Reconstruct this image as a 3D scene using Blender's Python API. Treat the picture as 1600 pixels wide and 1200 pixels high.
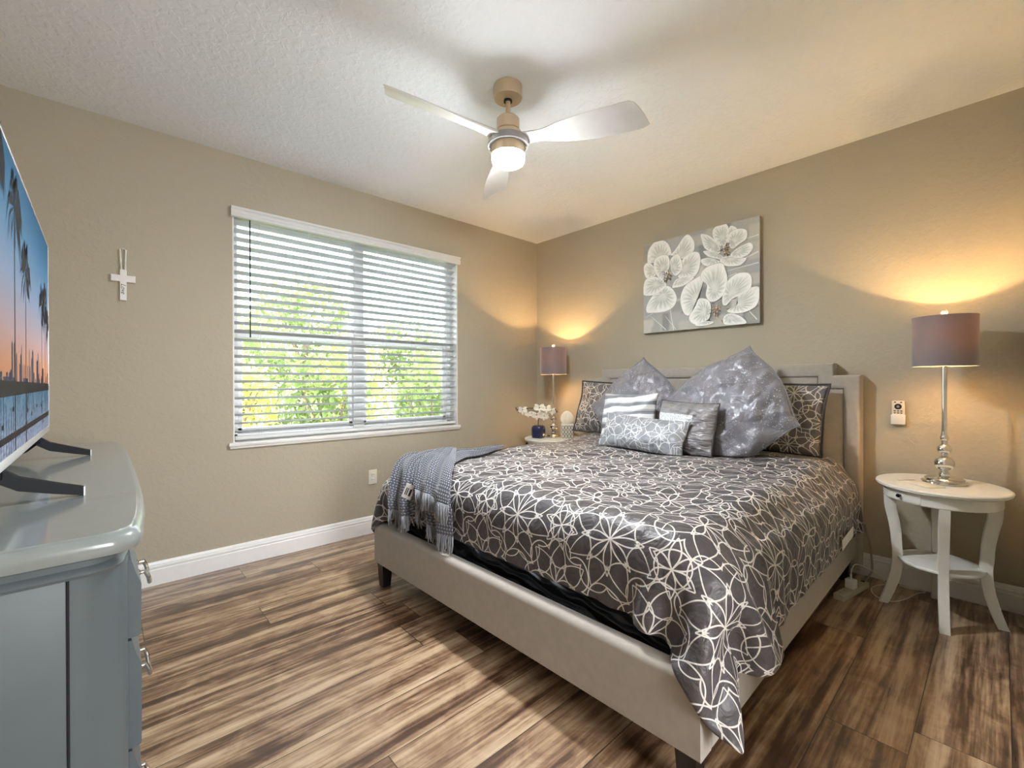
import bpy, bmesh, math, random
import numpy as np
from math import pi, sin, cos, tan, radians, sqrt, atan2
from mathutils import Vector, Matrix, noise
from mathutils.bvhtree import BVHTree

for _o in list(bpy.data.objects):
    bpy.data.objects.remove(_o, do_unlink=True)
SC = bpy.context.scene
COL = SC.collection
RNG = random.Random(7)

# ------------------------------------------------------------------ camera
XW, YW, ZC = 3.531, 3.446, 2.74          # bed wall, window wall, ceiling
XL, YB, HY_ = -0.50, -0.10, -2.2                    # dresser wall, near wall
CAM_H, CAM_F = 1.2137, 698.7
YAW, PITCH, ROLL = radians(47.5223), radians(-0.1763), radians(-0.1606)
cam = bpy.data.cameras.new('camera')
cam.sensor_fit = 'HORIZONTAL'
cam.sensor_width = 36.0
cam.lens = CAM_F * 36.0 / 1600.0
cam.clip_start = 0.02
camo = bpy.data.objects.new('camera', cam)
COL.objects.link(camo)
_F = Vector((cos(PITCH) * cos(YAW), cos(PITCH) * sin(YAW), sin(PITCH)))
_R0 = Vector((sin(YAW), -cos(YAW), 0))
_U0 = _R0.cross(_F)
_R = cos(ROLL) * _R0 + sin(ROLL) * _U0
_U = -sin(ROLL) * _R0 + cos(ROLL) * _U0
_m = Matrix((( _R.x, _U.x, -_F.x, 0), (_R.y, _U.y, -_F.y, 0), (_R.z, _U.z, -_F.z, CAM_H), (0, 0, 0, 1)))
camo.matrix_world = _m
SC.camera = camo

# ------------------------------------------------------------------ world, sun, daylight, exposure
SC.view_settings.view_transform = 'Standard'
SC.view_settings.look = 'None'
SC.view_settings.gamma = 1.0
SC.view_settings.use_curve_mapping = False
SC.view_settings.exposure = 2.40
SC.cycles.max_bounces = 10
SC.cycles.diffuse_bounces = 6
SC.cycles.glossy_bounces = 5
SC.cycles.transmission_bounces = 6
SC.cycles.transparent_max_bounces = 12
SC.cycles.caustics_reflective = False
SC.cycles.caustics_refractive = False
SC.cycles.sample_clamp_indirect = 8.0
SC.cycles.use_denoising = True

w = bpy.data.worlds.new('sky')
SC.world = w
w.use_nodes = True
_nt = w.node_tree
_bg = _nt.nodes['Background']
_sky = _nt.nodes.new('ShaderNodeTexSky')
_sky.sky_type = 'NISHITA'
_sky.sun_disc = False
_sky.sun_elevation = radians(48)
_sky.sun_rotation = radians(200)
_sky.air_density = 1.0
_sky.dust_density = 4.0
_sky.ozone_density = 1.0
_mixw = _nt.nodes.new('ShaderNodeMixRGB')
_mixw.inputs[0].default_value = 0.55                     # thin bright cloud cover over the blue
_mixw.inputs[2].default_value = (9.5, 9.8, 10.2, 1)
_nt.links.new(_sky.outputs[0], _mixw.inputs[1])
_nt.links.new(_mixw.outputs[0], _bg.inputs[0])
_bg.inputs[1].default_value = 0.42

def lamp(name, kind, loc, energy, color=(1, 1, 1), **kw):
    d = bpy.data.lights.new(name, kind)
    d.energy = energy
    d.color = color
    for k, v in kw.items():
        setattr(d, k, v)
    o = bpy.data.objects.new(name, d)
    o.location = loc
    COL.objects.link(o)
    return o

sun = lamp('sun', 'SUN', (0, -5, 12), 0.6, (1.0, 0.93, 0.80), angle=radians(1.0))
sun.rotation_euler = (radians(42), 0, radians(-18))      # from behind the house on to the trees outside
for _n, _loc, _rot, _sx, _sy in (('window_portal', (1.55, YW + 0.20, 1.58), (radians(-90), 0, 0), 1.84, 1.56),
                                 ('added_hall_portal', (0.90, HY_ - .05, 1.50), (radians(90), 0, 0), 1.25, 1.55)):  # guides sky light through the window of the added hall
    _p = lamp(_n, 'AREA', _loc, 1.0, shape='RECTANGLE', size=_sx, size_y=_sy)
    _p.rotation_euler = _rot
    _p.data.cycles.is_portal = True

# ------------------------------------------------------------------ mesh helpers
class MB:
    """Collects shapes and links them as one mesh object."""
    def __init__(s):
        s.v, s.f, s.mi, s.col, s.uv = [], [], [], None, None

    def add(s, verts, faces, mi=0, M=None):
        o = len(s.v)
        if M is not None:
            verts = [M @ Vector(p) for p in verts]
        s.v += [tuple(p) for p in verts]
        s.f += [tuple(i + o for i in f) for f in faces]
        s.mi += [mi] * len(faces)
        return o

    def box(s, lo, hi, bev=0.0, seg=2, mi=0, M=None):
        bm = bmesh.new()
        bmesh.ops.create_cube(bm, size=1.0)
        for v in bm.verts:
            v.co = Vector([(lo[i] + hi[i]) / 2 + v.co[i] * (hi[i] - lo[i]) for i in range(3)])
        if bev > 0:
            bmesh.ops.bevel(bm, geom=list(bm.edges), offset=bev, segments=seg, affect='EDGES', profile=0.5)
        bm.verts.index_update()
        s.add([v.co.copy() for v in bm.verts], [[v.index for v in f.verts] for f in bm.faces], mi, M)
        bm.free()
        return s

    def lathe(s, prof, n=32, c=(0, 0, 0), mi=0, M=None, cap=True):
        vs, fs = [], []
        for r, z in prof:
            for k in range(n):
                a = 2 * pi * k / n
                vs.append((c[0] + r * cos(a), c[1] + r * sin(a), c[2] + z))
        for i in range(len(prof) - 1):
            for k in range(n):
                k2 = (k + 1) % n
                fs.append((i * n + k, i * n + k2, (i + 1) * n + k2, (i + 1) * n + k))
        if cap:
            if prof[0][0] > 1e-5:
                fs.append(tuple(range(n - 1, -1, -1)))
            if prof[-1][0] > 1e-5:
                fs.append(tuple(range((len(prof) - 1) * n, len(prof) * n)))
        s.add(vs, fs, mi, M)
        return s

    def tube(s, pts, r, n=8, mi=0, M=None):
        pts = [Vector(p) for p in pts]
        R = r if isinstance(r, (list, tuple)) else [r] * len(pts)
        vs, fs = [], []
        t0 = (pts[1] - pts[0]).normalized()
        up = Vector((0, 0, 1)) if abs(t0.z) < 0.9 else Vector((1, 0, 0))
        a = t0.cross(up).normalized()
        for i, p in enumerate(pts):
            t = (pts[min(i + 1, len(pts) - 1)] - pts[max(i - 1, 0)]).normalized()
            a = (a - t * a.dot(t)).normalized()
            b = t.cross(a)
            for k in range(n):
                th = 2 * pi * k / n
                vs.append(p + (a * cos(th) + b * sin(th)) * R[i])
        for i in range(len(pts) - 1):
            for k in range(n):
                k2 = (k + 1) % n
                fs.append((i * n + k, i * n + k2, (i + 1) * n + k2, (i + 1) * n + k))
        fs.append(tuple(range(n - 1, -1, -1)))
        fs.append(tuple(range((len(pts) - 1) * n, len(pts) * n)))
        s.add(vs, fs, mi, M)
        return s

    def rings(s, rings, mi=0, M=None, cap0=True, cap1=True, closed=True):
        """Skin a list of equal-length rings of points."""
        n = len(rings[0])
        vs = [p for r in rings for p in r]
        fs = []
        for i in range(len(rings) - 1):
            for k in range(n if closed else n - 1):
                k2 = (k + 1) % n
                fs.append((i * n + k, i * n + k2, (i + 1) * n + k2, (i + 1) * n + k))
        if cap0:
            fs.append(tuple(range(n - 1, -1, -1)))
        if cap1:
            fs.append(tuple(range((len(rings) - 1) * n, len(rings) * n)))
        s.add(vs, fs, mi, M)
        return s

    def prism(s, poly, z0, z1, mi=0, M=None):
        n = len(poly)
        s.rings([[(x, y, z0) for x, y in poly], [(x, y, z1) for x, y in poly]], mi, M)
        return s

    def build(s, name, mats, parent=None, loc=(0, 0, 0), rot=(0, 0, 0), smooth=35, recalc=True):
        me = bpy.data.meshes.new(name)
        me.from_pydata(s.v, [], s.f)
        if not isinstance(mats, (list, tuple)):
            mats = [mats]
        for m in mats:
            me.materials.append(m)
        me.polygons.foreach_set('material_index', s.mi)
        if recalc:
            bm = bmesh.new()
            bm.from_mesh(me)
            bmesh.ops.recalc_face_normals(bm, faces=bm.faces)
            bm.to_mesh(me)
            bm.free()
        if s.uv is not None:
            ul = me.uv_layers.new(name='UVMap')
            for L in me.loops:
                ul.data[L.index].uv = s.uv[L.vertex_index]
        if s.col is not None:
            ca = me.color_attributes.new('Col', 'FLOAT_COLOR', 'POINT')
            ca.data.foreach_set('color', np.array(s.col, dtype=np.float32).ravel())
        if smooth:
            me.polygons.foreach_set('use_smooth', [True] * len(me.polygons))
            if smooth < 180:
                me.set_sharp_from_angle(angle=radians(smooth))
        o = bpy.data.objects.new(name, me)
        COL.objects.link(o)
        o.location = loc
        o.rotation_euler = rot
        if parent is not None:
            o.parent = parent
        return o


def thing(name, label, cat, loc=(0, 0, 0), rotz=0.0, group=None):
    o = bpy.data.objects.new(name, None)
    o.empty_display_size = 0.1
    COL.objects.link(o)
    o.location = loc
    o.rotation_euler = (0, 0, rotz)
    return tag(o, label, cat, group)


def tag(o, label, cat, group=None, kind=None):
    o['label'] = label
    o['category'] = cat
    if group:
        o['group'] = group
    if kind:
        o['kind'] = kind
    return o


def structure(o):
    o['kind'] = 'structure'
    return o


def copy_tree(root):
    def rec(o, parent):
        c = o.copy()
        COL.objects.link(c)
        if parent is not None:
            c.parent = parent
        for ch in list(o.children):
            rec(ch, c)
        return c
    return rec(root, None)


def lerp(a, b, t):
    return a + (b - a) * t


def spline(pts, n):
    """Catmull-Rom through pts, n samples."""
    P = [Vector(p) for p in pts]
    P = [P[0] * 2 - P[1]] + P + [P[-1] * 2 - P[-2]]
    out = []
    m = len(P) - 3
    for i in range(n):
        u = i / (n - 1) * m
        k = min(int(u), m - 1)
        t = u - k
        a, b, c, d = P[k:k + 4]
        out.append(0.5 * ((2 * b) + (c - a) * t + (2 * a - 5 * b + 4 * c - d) * t * t + (3 * b - a - 3 * c + d) * t ** 3))
    return out


# ------------------------------------------------------------------ material helpers
def srgb(r, g, b):
    f = lambda c: (c / 255 / 12.92) if c / 255 <= 0.04045 else ((c / 255 + 0.055) / 1.055) ** 2.4
    return (f(r), f(g), f(b))


class E:
    """A socket with arithmetic: builds Math nodes."""
    nt = None

    def __init__(s, sock):
        s.s = sock

    @staticmethod
    def m(op, *args, clamp=False):
        n = E.nt.nodes.new('ShaderNodeMath')
        n.operation = op
        n.use_clamp = clamp
        for i, a in enumerate(args):
            if isinstance(a, E):
                E.nt.links.new(a.s, n.inputs[i])
            else:
                n.inputs[i].default_value = a
        return E(n.outputs[0])

    def __add__(s, o): return E.m('ADD', s, o)
    def __radd__(s, o): return E.m('ADD', o, s)
    def __sub__(s, o): return E.m('SUBTRACT', s, o)
    def __rsub__(s, o): return E.m('SUBTRACT', o, s)
    def __mul__(s, o): return E.m('MULTIPLY', s, o)
    def __rmul__(s, o): return E.m('MULTIPLY', o, s)
    def __truediv__(s, o): return E.m('DIVIDE', s, o)
    def lt(s, o): return E.m('LESS_THAN', s, o)
    def gt(s, o): return E.m('GREATER_THAN', s, o)
    def fract(s): return E.m('FRACT', s)
    def floor(s): return E.m('FLOOR', s)
    def abs(s): return E.m('ABSOLUTE', s)
    def sin(s): return E.m('SINE', s)
    def cos(s): return E.m('COSINE', s)
    def max(s, o): return E.m('MAXIMUM', s, o)
    def min(s, o): return E.m('MINIMUM', s, o)
    def sqrt(s): return E.m('SQRT', s)


class Mat:
    def __init__(s, name, color=(0.5, 0.5, 0.5), rough=0.5, metal=0.0, spec=0.5, sheen=0.0, coat=0.0):
        s.m = bpy.data.materials.new(name)
        s.m.use_nodes = True
        s.nt = s.m.node_tree
        s.b = s.nt.nodes['Principled BSDF']
        s.out = s.nt.nodes['Material Output']
        s.set('Base Color', (*color, 1))
        s.set('Roughness', rough)
        s.set('Metallic', metal)
        s.set('Specular IOR Level', spec)
        if sheen:
            s.set('Sheen Weight', sheen)
            s.set('Sheen Roughness', 0.4)
        if coat:
            s.set('Coat Weight', coat)
            s.set('Coat Roughness', 0.08)
        E.nt = s.nt
        s._tc = None

    def set(s, k, v):
        s.b.inputs[k].default_value = v

    def link(s, e, k):
        s.nt.links.new(e.s if isinstance(e, E) else e, s.b.inputs[k])

    def tc(s, kind='Object'):
        if s._tc is None:
            s._tc = s.nt.nodes.new('ShaderNodeTexCoord')
        return s._tc.outputs[kind]

    def mapping(s, vec, scale=(1, 1, 1), loc=(0, 0, 0), rot=(0, 0, 0)):
        n = s.nt.nodes.new('ShaderNodeMapping')
        n.inputs['Scale'].default_value = scale
        n.inputs['Location'].default_value = loc
        n.inputs['Rotation'].default_value = rot
        s.nt.links.new(vec, n.inputs['Vector'])
        return n.outputs[0]

    def noise(s, vec, scale, detail=3, rough=0.5, dist=0.0, out=0):
        n = s.nt.nodes.new('ShaderNodeTexNoise')
        n.inputs['Scale'].default_value = scale
        n.inputs['Detail'].default_value = detail
        n.inputs['Roughness'].default_value = rough
        n.inputs['Distortion'].default_value = dist
        s.nt.links.new(vec, n.inputs['Vector'])
        return E(n.outputs[out]) if out == 0 else n.outputs[1]

    def sep(s, vec):
        n = s.nt.nodes.new('ShaderNodeSeparateXYZ')
        s.nt.links.new(vec, n.inputs[0])
        return E(n.outputs[0]), E(n.outputs[1]), E(n.outputs[2])

    def comb(s, x, y, z=0.0):
        n = s.nt.nodes.new('ShaderNodeCombineXYZ')
        for i, a in enumerate((x, y, z)):
            if isinstance(a, E):
                s.nt.links.new(a.s, n.inputs[i])
            else:
                n.inputs[i].default_value = a
        return n.outputs[0]

    def ramp(s, e, stops, interp='LINEAR'):
        n = s.nt.nodes.new('ShaderNodeValToRGB')
        n.color_ramp.interpolation = interp
        cr = n.color_ramp
        while len(cr.elements) > 1:
            cr.elements.remove(cr.elements[-1])
        cr.elements[0].position = stops[0][0]
        cr.elements[0].color = (*stops[0][1], 1)
        for p, c in stops[1:]:
            el = cr.elements.new(p)
            el.color = (*c, 1)
        s.nt.links.new(e.s if isinstance(e, E) else e, n.inputs[0])
        return n.outputs[0]

    def mix(s, fac, a, b, blend='MIX'):
        n = s.nt.nodes.new('ShaderNodeMixRGB')
        n.blend_type = blend
        for i, q in enumerate((fac, a, b)):
            if isinstance(q, E):
                s.nt.links.new(q.s, n.inputs[i])
            elif isinstance(q, (int, float)):
                n.inputs[i].default_value = q
            elif isinstance(q, tuple):
                n.inputs[i].default_value = (*q, 1)
            else:
                s.nt.links.new(q, n.inputs[i])
        return n.outputs[0]

    def bump(s, h, strength=0.3, dist=0.01):
        n = s.nt.nodes.new('ShaderNodeBump')
        n.inputs['Strength'].default_value = strength
        n.inputs['Distance'].default_value = dist
        s.nt.links.new(h.s if isinstance(h, E) else h, n.inputs['Height'])
        prev = s.b.inputs['Normal']
        if prev.is_linked:
            s.nt.links.new(prev.links[0].from_socket, n.inputs['Normal'])
        s.nt.links.new(n.outputs[0], s.b.inputs['Normal'])
        return s


def simple(name, color, rough=0.5, metal=0.0, noise_amt=0.06, nscale=18.0, bump=0.0, bscale=60.0, **kw):
    """Principled paint/metal/plastic with slight procedural mottling."""
    M = Mat(name, color, rough, metal, **kw)
    v = M.tc('Object')
    n = M.noise(v, nscale, 3)
    c0 = tuple(max(0, c * (1 - noise_amt)) for c in color)
    c1 = tuple(min(1, c * (1 + noise_amt)) for c in color)
    M.link(M.ramp(n, [(0.3, c0), (0.7, c1)]), 'Base Color')
    if bump:
        M.bump(M.noise(v, bscale, 4), bump, 0.004)
    return M.m


def plaster(name, color, scale, strength):
    M = Mat(name, color, 0.75, spec=0.25)
    v = M.tc('Object')
    n = M.noise(v, 1.3, 2)
    M.link(M.ramp(n, [(0.3, tuple(c * 0.97 for c in color)), (0.7, tuple(c * 1.03 for c in color))]), 'Base Color')
    big = M.noise(v, scale, 2.0, 0.5, 0.6)
    pl = M.ramp(big, [(0.47, (0, 0, 0)), (0.60, (1, 1, 1))])
    M.bump(M.noise(v, scale * 4, 3), strength * 0.25, 0.004)
    M.bump(pl, strength, 0.006)
    return M.m


def fabric(name, color, scale=350.0, bump=0.25, rough=0.85, sheen=0.3, mott=0.10):
    M = Mat(name, color, rough, spec=0.2, sheen=sheen)
    v = M.tc('Object')
    n = M.noise(v, 30, 4)
    M.link(M.ramp(n, [(0.25, tuple(c * (1 - mott) for c in color)), (0.75, tuple(min(1, c * (1 + mott)) for c in color))]), 'Base Color')
    M.bump(M.noise(v, scale, 2), bump, 0.002)
    return M.m


def flower_lines(M, vec, S, lw, warp=0.022):
    """White looping outlines of many-petalled flowers on two interleaved lattices; returns the line mask."""
    E.nt = M.nt
    wz = M.noise(vec, 5.0, 1, out=1)
    wx, wy, _ = M.sep(wz)
    u, v, _ = M.sep(vec)
    u = u + (wx - 0.5) * (2 * warp)
    v = v + (wy - 0.5) * (2 * warp)

    def cell(ou, ov):
        x = ((u * (1 / S) + ou).fract() - 0.5) * S
        y = ((v * (1 / S) + ov).fract() - 0.5) * S
        r = (x * x + y * y).sqrt()
        return x, y, r, E.m('ARCTAN2', y, x)

    def petals(c, n, R, wd, rot):
        _, _, r, th = c
        seg = 2 * pi / n
        ph = (((th + rot) * (1 / seg)).fract() - 0.5) * seg
        s = r * ph.cos()
        t = (r * ph.sin()).abs()
        d = (t - (s * (pi / R)).sin() * wd).abs()
        return d.lt(lw) * s.lt(R)

    def ring(c, R):
        return (c[2] - R).abs().lt(lw)

    A, B = cell(0, 0), cell(0.5, 0.5)
    C, D = cell(0.5, 0.0), cell(0.0, 0.5)
    def scallop(c, n, dist, rad, rot):
        _, _, r, th = c
        seg = 2 * pi / n
        ph = (((th + rot) * (1 / seg)).fract() - 0.5) * seg
        s = r * ph.cos() - dist
        t = r * ph.sin()
        return ((s * s + t * t).sqrt() - rad).abs().lt(lw)

    mask = petals(A, 8, 0.27 * S, 0.031 * S, 0.3)
    for q in (scallop(A, 8, 0.31 * S, 0.135 * S, 0.3 + pi / 8), petals(A, 8, 0.41 * S, 0.078 * S, 0.3 + pi / 8) * A[2].gt(0.17 * S),
              petals(B, 7, 0.23 * S, 0.030 * S, 0.1), scallop(B, 7, 0.27 * S, 0.130 * S, 0.1 + pi / 7), petals(B, 7, 0.37 * S, 0.085 * S, 0.1 + pi / 7) * B[2].gt(0.19 * S),
              ring(C, 0.16 * S), petals(D, 6, 0.20 * S, 0.034 * S, 0.2), ring(D, 0.12 * S)):
        mask = mask.max(q)
    return mask


def floral(name, base, line, S=0.44, lw=0.0026, rough=0.42):
    M = Mat(name, base, rough, spec=0.45, sheen=0.06)
    vec = M.tc('UV')
    mask = flower_lines(M, vec, S, lw)
    ov = M.tc('Object')
    n = M.noise(ov, 9, 3)
    bc = M.ramp(n, [(0.3, tuple(c * 0.88 for c in base)), (0.7, tuple(c * 1.12 for c in base))])
    M.link(M.mix(mask, bc, line), 'Base Color')
    M.link(mask * 0.16 + rough, 'Roughness')
    M.bump(M.noise(ov, 16, 4, 0.5, 0.8), 0.5, 0.03)
    M.bump(M.noise(vec, 900, 1), 0.08, 0.001)
    M.bump(mask, 0.5, 0.003)
    return M.m

# ------------------------------------------------------------------ materials
WALL_C = srgb(180, 171, 152)
m_wall = plaster('tan_wall_paint', WALL_C, 34, 0.11)
m_ceil = plaster('white_ceiling_texture', srgb(245, 249, 253), 26, 0.28)
m_trim = simple('white_gloss_trim', srgb(236, 236, 234), 0.28, noise_amt=0.02)
m_white = simple('white_paint', srgb(232, 231, 227), 0.35, noise_amt=0.02)
m_vinyl = simple('white_vinyl', srgb(236, 238, 240), 0.35, noise_amt=0.015)
m_blind = simple('white_blind_slat', srgb(222, 223, 222), 0.42, noise_amt=0.02)
m_slat = simple('grey_white_slat', srgb(200, 202, 203), 0.42, noise_amt=0.02)
m_cord = simple('pale_blind_cord', srgb(215, 213, 206), 0.8)
m_wand = simple('dark_wand', srgb(58, 56, 54), 0.3)
m_chrome = simple('chrome', (0.80, 0.79, 0.77), 0.07, 1.0, noise_amt=0.02)
m_black = simple('black_plastic', srgb(22, 22, 24), 0.3)
m_blackwood = simple('black_wood', srgb(24, 21, 19), 0.35)


def make_floor_mat():
    M = Mat('wood_plank_floor', (0.2, 0.14, 0.09), 0.34, spec=0.75, coat=0.35)
    v = M.tc('Object')
    x, y, _ = M.sep(v)
    PW, PL = 0.2285, 1.42
    ry = (y - 2.03) * (1 / PW) + 40.0
    row = ry.floor()
    fy = ry.fract()
    wn = M.nt.nodes.new('ShaderNodeTexWhiteNoise')
    wn.noise_dimensions = '1D'
    M.nt.links.new(row.s, wn.inputs['W'])
    rx = x * (1 / PL) + E(wn.outputs['Value']) + 20.0
    colm = rx.floor()
    fx = rx.fract()
    wn2 = M.nt.nodes.new('ShaderNodeTexWhiteNoise')
    wn2.noise_dimensions = '2D'
    M.nt.links.new(M.comb(row, colm), wn2.inputs['Vector'])
    pid = E(wn2.outputs['Value'])
    # grain runs along x; each plank takes its own slice of the noise
    gvec = M.comb(x * 0.85 + pid * 31.0, y * 17.0 + pid * 17.0, pid * 9.0)
    g1 = M.noise(gvec, 1.0, 5, 0.58, 0.35)
    g2 = M.noise(M.comb(x * 4.0 + pid * 7.0, y * 70.0, pid * 5.0), 1.0, 3, 0.6)
    g3 = M.noise(M.comb(x * 6.0 + pid * 13.0, y * 9.0, pid * 3.0), 1.0, 4, 0.65, 0.8)
    t = g1 * 0.85 + (g2 - 0.5) * 0.40 + (g3 - 0.5) * 0.34 + (pid - 0.5) * 0.10 + 0.07
    c = M.ramp(t, [(0.25, srgb(46, 33, 24)), (0.40, srgb(90, 64, 45)), (0.50, srgb(142, 112, 86)),
                   (0.60, srgb(182, 155, 124)), (0.78, srgb(212, 190, 162))])
    # knots
    kn = M.noise(M.comb(x * 2.6, y * 6.0, pid * 4.0), 1.0, 2, 0.5)
    kmask = E.m('SMOOTH_MIN', (kn - 0.73) * 14.0, 1.0, 0.1).max(0.0)
    c = M.mix(kmask * 0.7, c, srgb(40, 27, 20))
    edge = fy.min(1.0 - fy) * PW
    end = fx.min(1.0 - fx) * PL
    gap = edge.min(end).lt(0.0017)
    c = M.mix(gap * 0.85, c, srgb(30, 21, 15))
    M.link(c, 'Base Color')
    M.link((g2 - 0.5) * 0.25 + 0.33, 'Roughness')
    M.set('Coat Roughness', 0.24)
    M.bump(t, 0.12, 0.004)
    M.bump(gap * -1.0, 0.5, 0.002)
    return M.m


m_floor = make_floor_mat()

# ------------------------------------------------------------------ room shell
HX1 = 1.35                                   # right side of the wide opening to the added hall
HY = HY_                                    # far wall of an unseen hall, added to let in daylight
structure(MB().box((XL - .1, HY - .1, -0.06), (XW + .1, YW + .25, 0.0)).build('floor', m_floor))
structure(MB().box((XL - .1, HY - .1, ZC), (XW + .1, YW + .25, ZC + .08)).build('ceiling', m_ceil))
WX0, WX1, WZ0, WZ1 = 0.640, 2.462, 0.815, 2.372
w1 = MB()
for lo, hi in (((XL - .1, YW, 0), (WX0, YW + .22, ZC)), ((WX1, YW, 0), (XW + .1, YW + .22, ZC)),
               ((WX0, YW, 0), (WX1, YW + .22, WZ0)), ((WX0, YW, WZ1), (WX1, YW + .22, ZC))):
    w1.box(lo, hi)
structure(w1.build('wall_far', m_wall, smooth=0))
structure(MB().box((XW, YB - .1, 0), (XW + .1, YW, ZC)).build('wall_right', m_wall, smooth=0))
structure(MB().box((XL - .1, HY, 0), (XL, YW, ZC)).build('wall_left', m_wall, smooth=0))
nw = MB()
nw.box((HX1, YB - .1, 0), (XW, YB, ZC))
nw.box((XL, YB - .1, 2.45), (HX1, YB, ZC))
structure(nw.build('wall_near', m_wall, smooth=0))
hw = MB()  # unseen hall with a window gap, added so daylight reaches the near end
hw.box((HX1 + .35, HY, 0), (HX1 + .45, YB - .1, ZC))
hw.box((XL, HY - .1, 0), (0.30, HY, ZC))
hw.box((1.50, HY - .1, 0), (HX1 + .45, HY, ZC))
hw.box((0.30, HY - .1, 2.25), (1.50, HY, ZC))
hw.box((0.30, HY - .1, 0), (1.50, HY, 0.75))
structure(hw.build('wall_added_hall', m_wall, smooth=0))


def baseboard(name, p0, p1, nrm):
    """Stepped colonial profile swept from p0 to p1 along the floor; nrm points into the room."""
    prof = [(0.0005, 0), (0.014, 0), (0.014, 0.092), (0.0115, 0.095), (0.0115, 0.100), (0.0135, 0.103), (0.0135, 0.112),
            (0.009, 0.116), (0.009, 0.121), (0.0075, 0.130), (0.0045, 0.137), (0.0005, 0.139)]
    b = MB()
    b.rings([[(p[0] + nrm[0] * d, p[1] + nrm[1] * d, z) for d, z in prof] for p in (p0, p1)])
    return structure(b.build(name, m_trim, smooth=20))


baseboard('baseboard_far', (XL, YW), (XW, YW), (0, -1))
baseboard('baseboard_right', (XW, YB), (XW, YW - .014), (-1, 0))
baseboard('baseboard_left', (XL, YB), (XL, YW - .014), (1, 0))
baseboard('baseboard_near', (HX1, YB), (XW - .014, YB), (0, 1))

# ------------------------------------------------------------------ window
def make_glass():
    m = bpy.data.materials.new('window_glass')
    m.use_nodes = True
    nt = m.node_tree
    nt.nodes.remove(nt.nodes['Principled BSDF'])
    tr = nt.nodes.new('ShaderNodeBsdfTransparent')
    tr.inputs[0].default_value = (0.93, 0.96, 0.95, 1)
    gl = nt.nodes.new('ShaderNodeBsdfGlossy')
    gl.inputs['Roughness'].default_value = 0.03
    fr = nt.nodes.new('ShaderNodeFresnel')
    fr.inputs[0].default_value = 1.45
    mx = nt.nodes.new('ShaderNodeMixShader')
    nt.links.new(fr.outputs[0], mx.inputs[0])
    nt.links.new(tr.outputs[0], mx.inputs[1])
    nt.links.new(gl.outputs[0], mx.inputs[2])
    nt.links.new(mx.outputs[0], nt.nodes['Material Output'].inputs[0])
    return m


m_glass = make_glass()
win = structure(bpy.data.objects.new('window_1', None))
COL.objects.link(win)
win.location = (1.55, YW, 0)
X0, X1 = WX0 - 1.55, WX1 - 1.55
fr = MB()                                                    # fixed vinyl frame and centre post
Y0, Y1 = 0.115, 0.185
for lo, hi in (((X0, Y0, WZ0), (X0 + .05, Y1, WZ1)), ((X1 - .05, Y0, WZ0), (X1, Y1, WZ1)),
               ((X0, Y0, WZ0), (X1, Y1, WZ0 + .05)), ((X0, Y0, WZ1 - .05), (X1, Y1, WZ1)),
               ((-0.045, Y0 - .01, WZ0), (0.045, Y1, WZ1))):
    fr.box(lo, hi, 0.004)
fr.build('window_frame', m_vinyl, win)
for xa, xb in ((X0 + .05, -.045), (.045, X1 - .05)):
    sh = MB()
    zm = 1.565
    sh.box((xa, Y0 + .012, zm - .03), (xb, Y1 - .012, zm + .03), .004)
    sh.box((xa, Y0 + .015, WZ0 + .05), (xb, Y1 - .03, WZ0 + .09), .004)
    sh.box((xa, Y0 + .015, WZ0 + .05), (xa + .03, Y1 - .03, zm), .004)
    sh.box((xb - .03, Y0 + .015, WZ0 + .05), (xb, Y1 - .03, zm), .004)
    sh.build('sash', m_vinyl, win)
    MB().box((xa + .001, 0.150, WZ0 + .051), (xb - .001, 0.153, WZ1 - .051)).build('pane', m_glass, win, smooth=0)
rv = MB()                                                    # white painted return lining the opening
rv.box((X0 - .0, 0.0005, WZ0), (X0 + .008, Y0, WZ1))
rv.box((X1 - .008, 0.0005, WZ0), (X1, Y0, WZ1))
rv.box((X0, 0.0005, WZ1 - .008), (X1, Y0, WZ1))
rv.build('window_return', m_white, win, smooth=0)
sl = MB()
sl.box((X0 - .028, -.022, WZ0 - .022), (X1 + .022, -.0005, WZ0 + .004), .005)
sl.box((X0, -.002, WZ0), (X1, Y0, WZ0 + .004), .001)
sl.box((X0 - .022, -.014, WZ0 - .036), (X1 + .016, -.0005, WZ0 - .021), .003)
sl.build('window_sill', m_white, win)

bl = thing('window_blind', 'wide white horizontal slat blind lowered over the window with slats open', 'blind', (1.55, YW, WZ0))
ZT = WZ1 - WZ0
va = MB()                                                    # moulded valance across the top
prof = [(-.004, -.052), (-.030, -.052), (-.034, -.046), (-.030, -.036), (-.033, -.030), (-.033, -.024), (-.027, -.018), (-.027, -.008),
        (-.036, 0.0), (-.037, .012), (-.030, .016), (-.004, .016)]
va.rings([[(x, y, ZT + z) for y, z in prof] for x in (X0 - .012, X1 + .014)])
va.build('valance', m_blind, bl, smooth=25)
NS, PIT = 26, 0.0567
st = MB()
zs0 = 0.072
for k in range(NS):
    z = zs0 + PIT * k
    if z > ZT - .05:
        break
    tl = radians(14)
    ring = []
    for xx in (X0 + .014, X1 - .014):
        r = []
        for q in range(9):
            d = (q / 8 - .5) * .0635
            r.append((xx, .045 + d * cos(tl), z - d * sin(tl) + .0022 * (1 - (q / 4 - 1) ** 2) + .0014))
        for q in range(8, -1, -1):
            d = (q / 8 - .5) * .0635
            r.append((xx, .045 + d * cos(tl), z - d * sin(tl) + .0022 * (1 - (q / 4 - 1) ** 2) - .0014))
        ring.append(r)
    st.rings(ring)
st.build('slats', m_slat, bl, smooth=30)
MB().box((X0 + .014, .018, .018), (X1 - .014, .072, .040), .004).build('bottom_rail', m_blind, bl)
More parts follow.
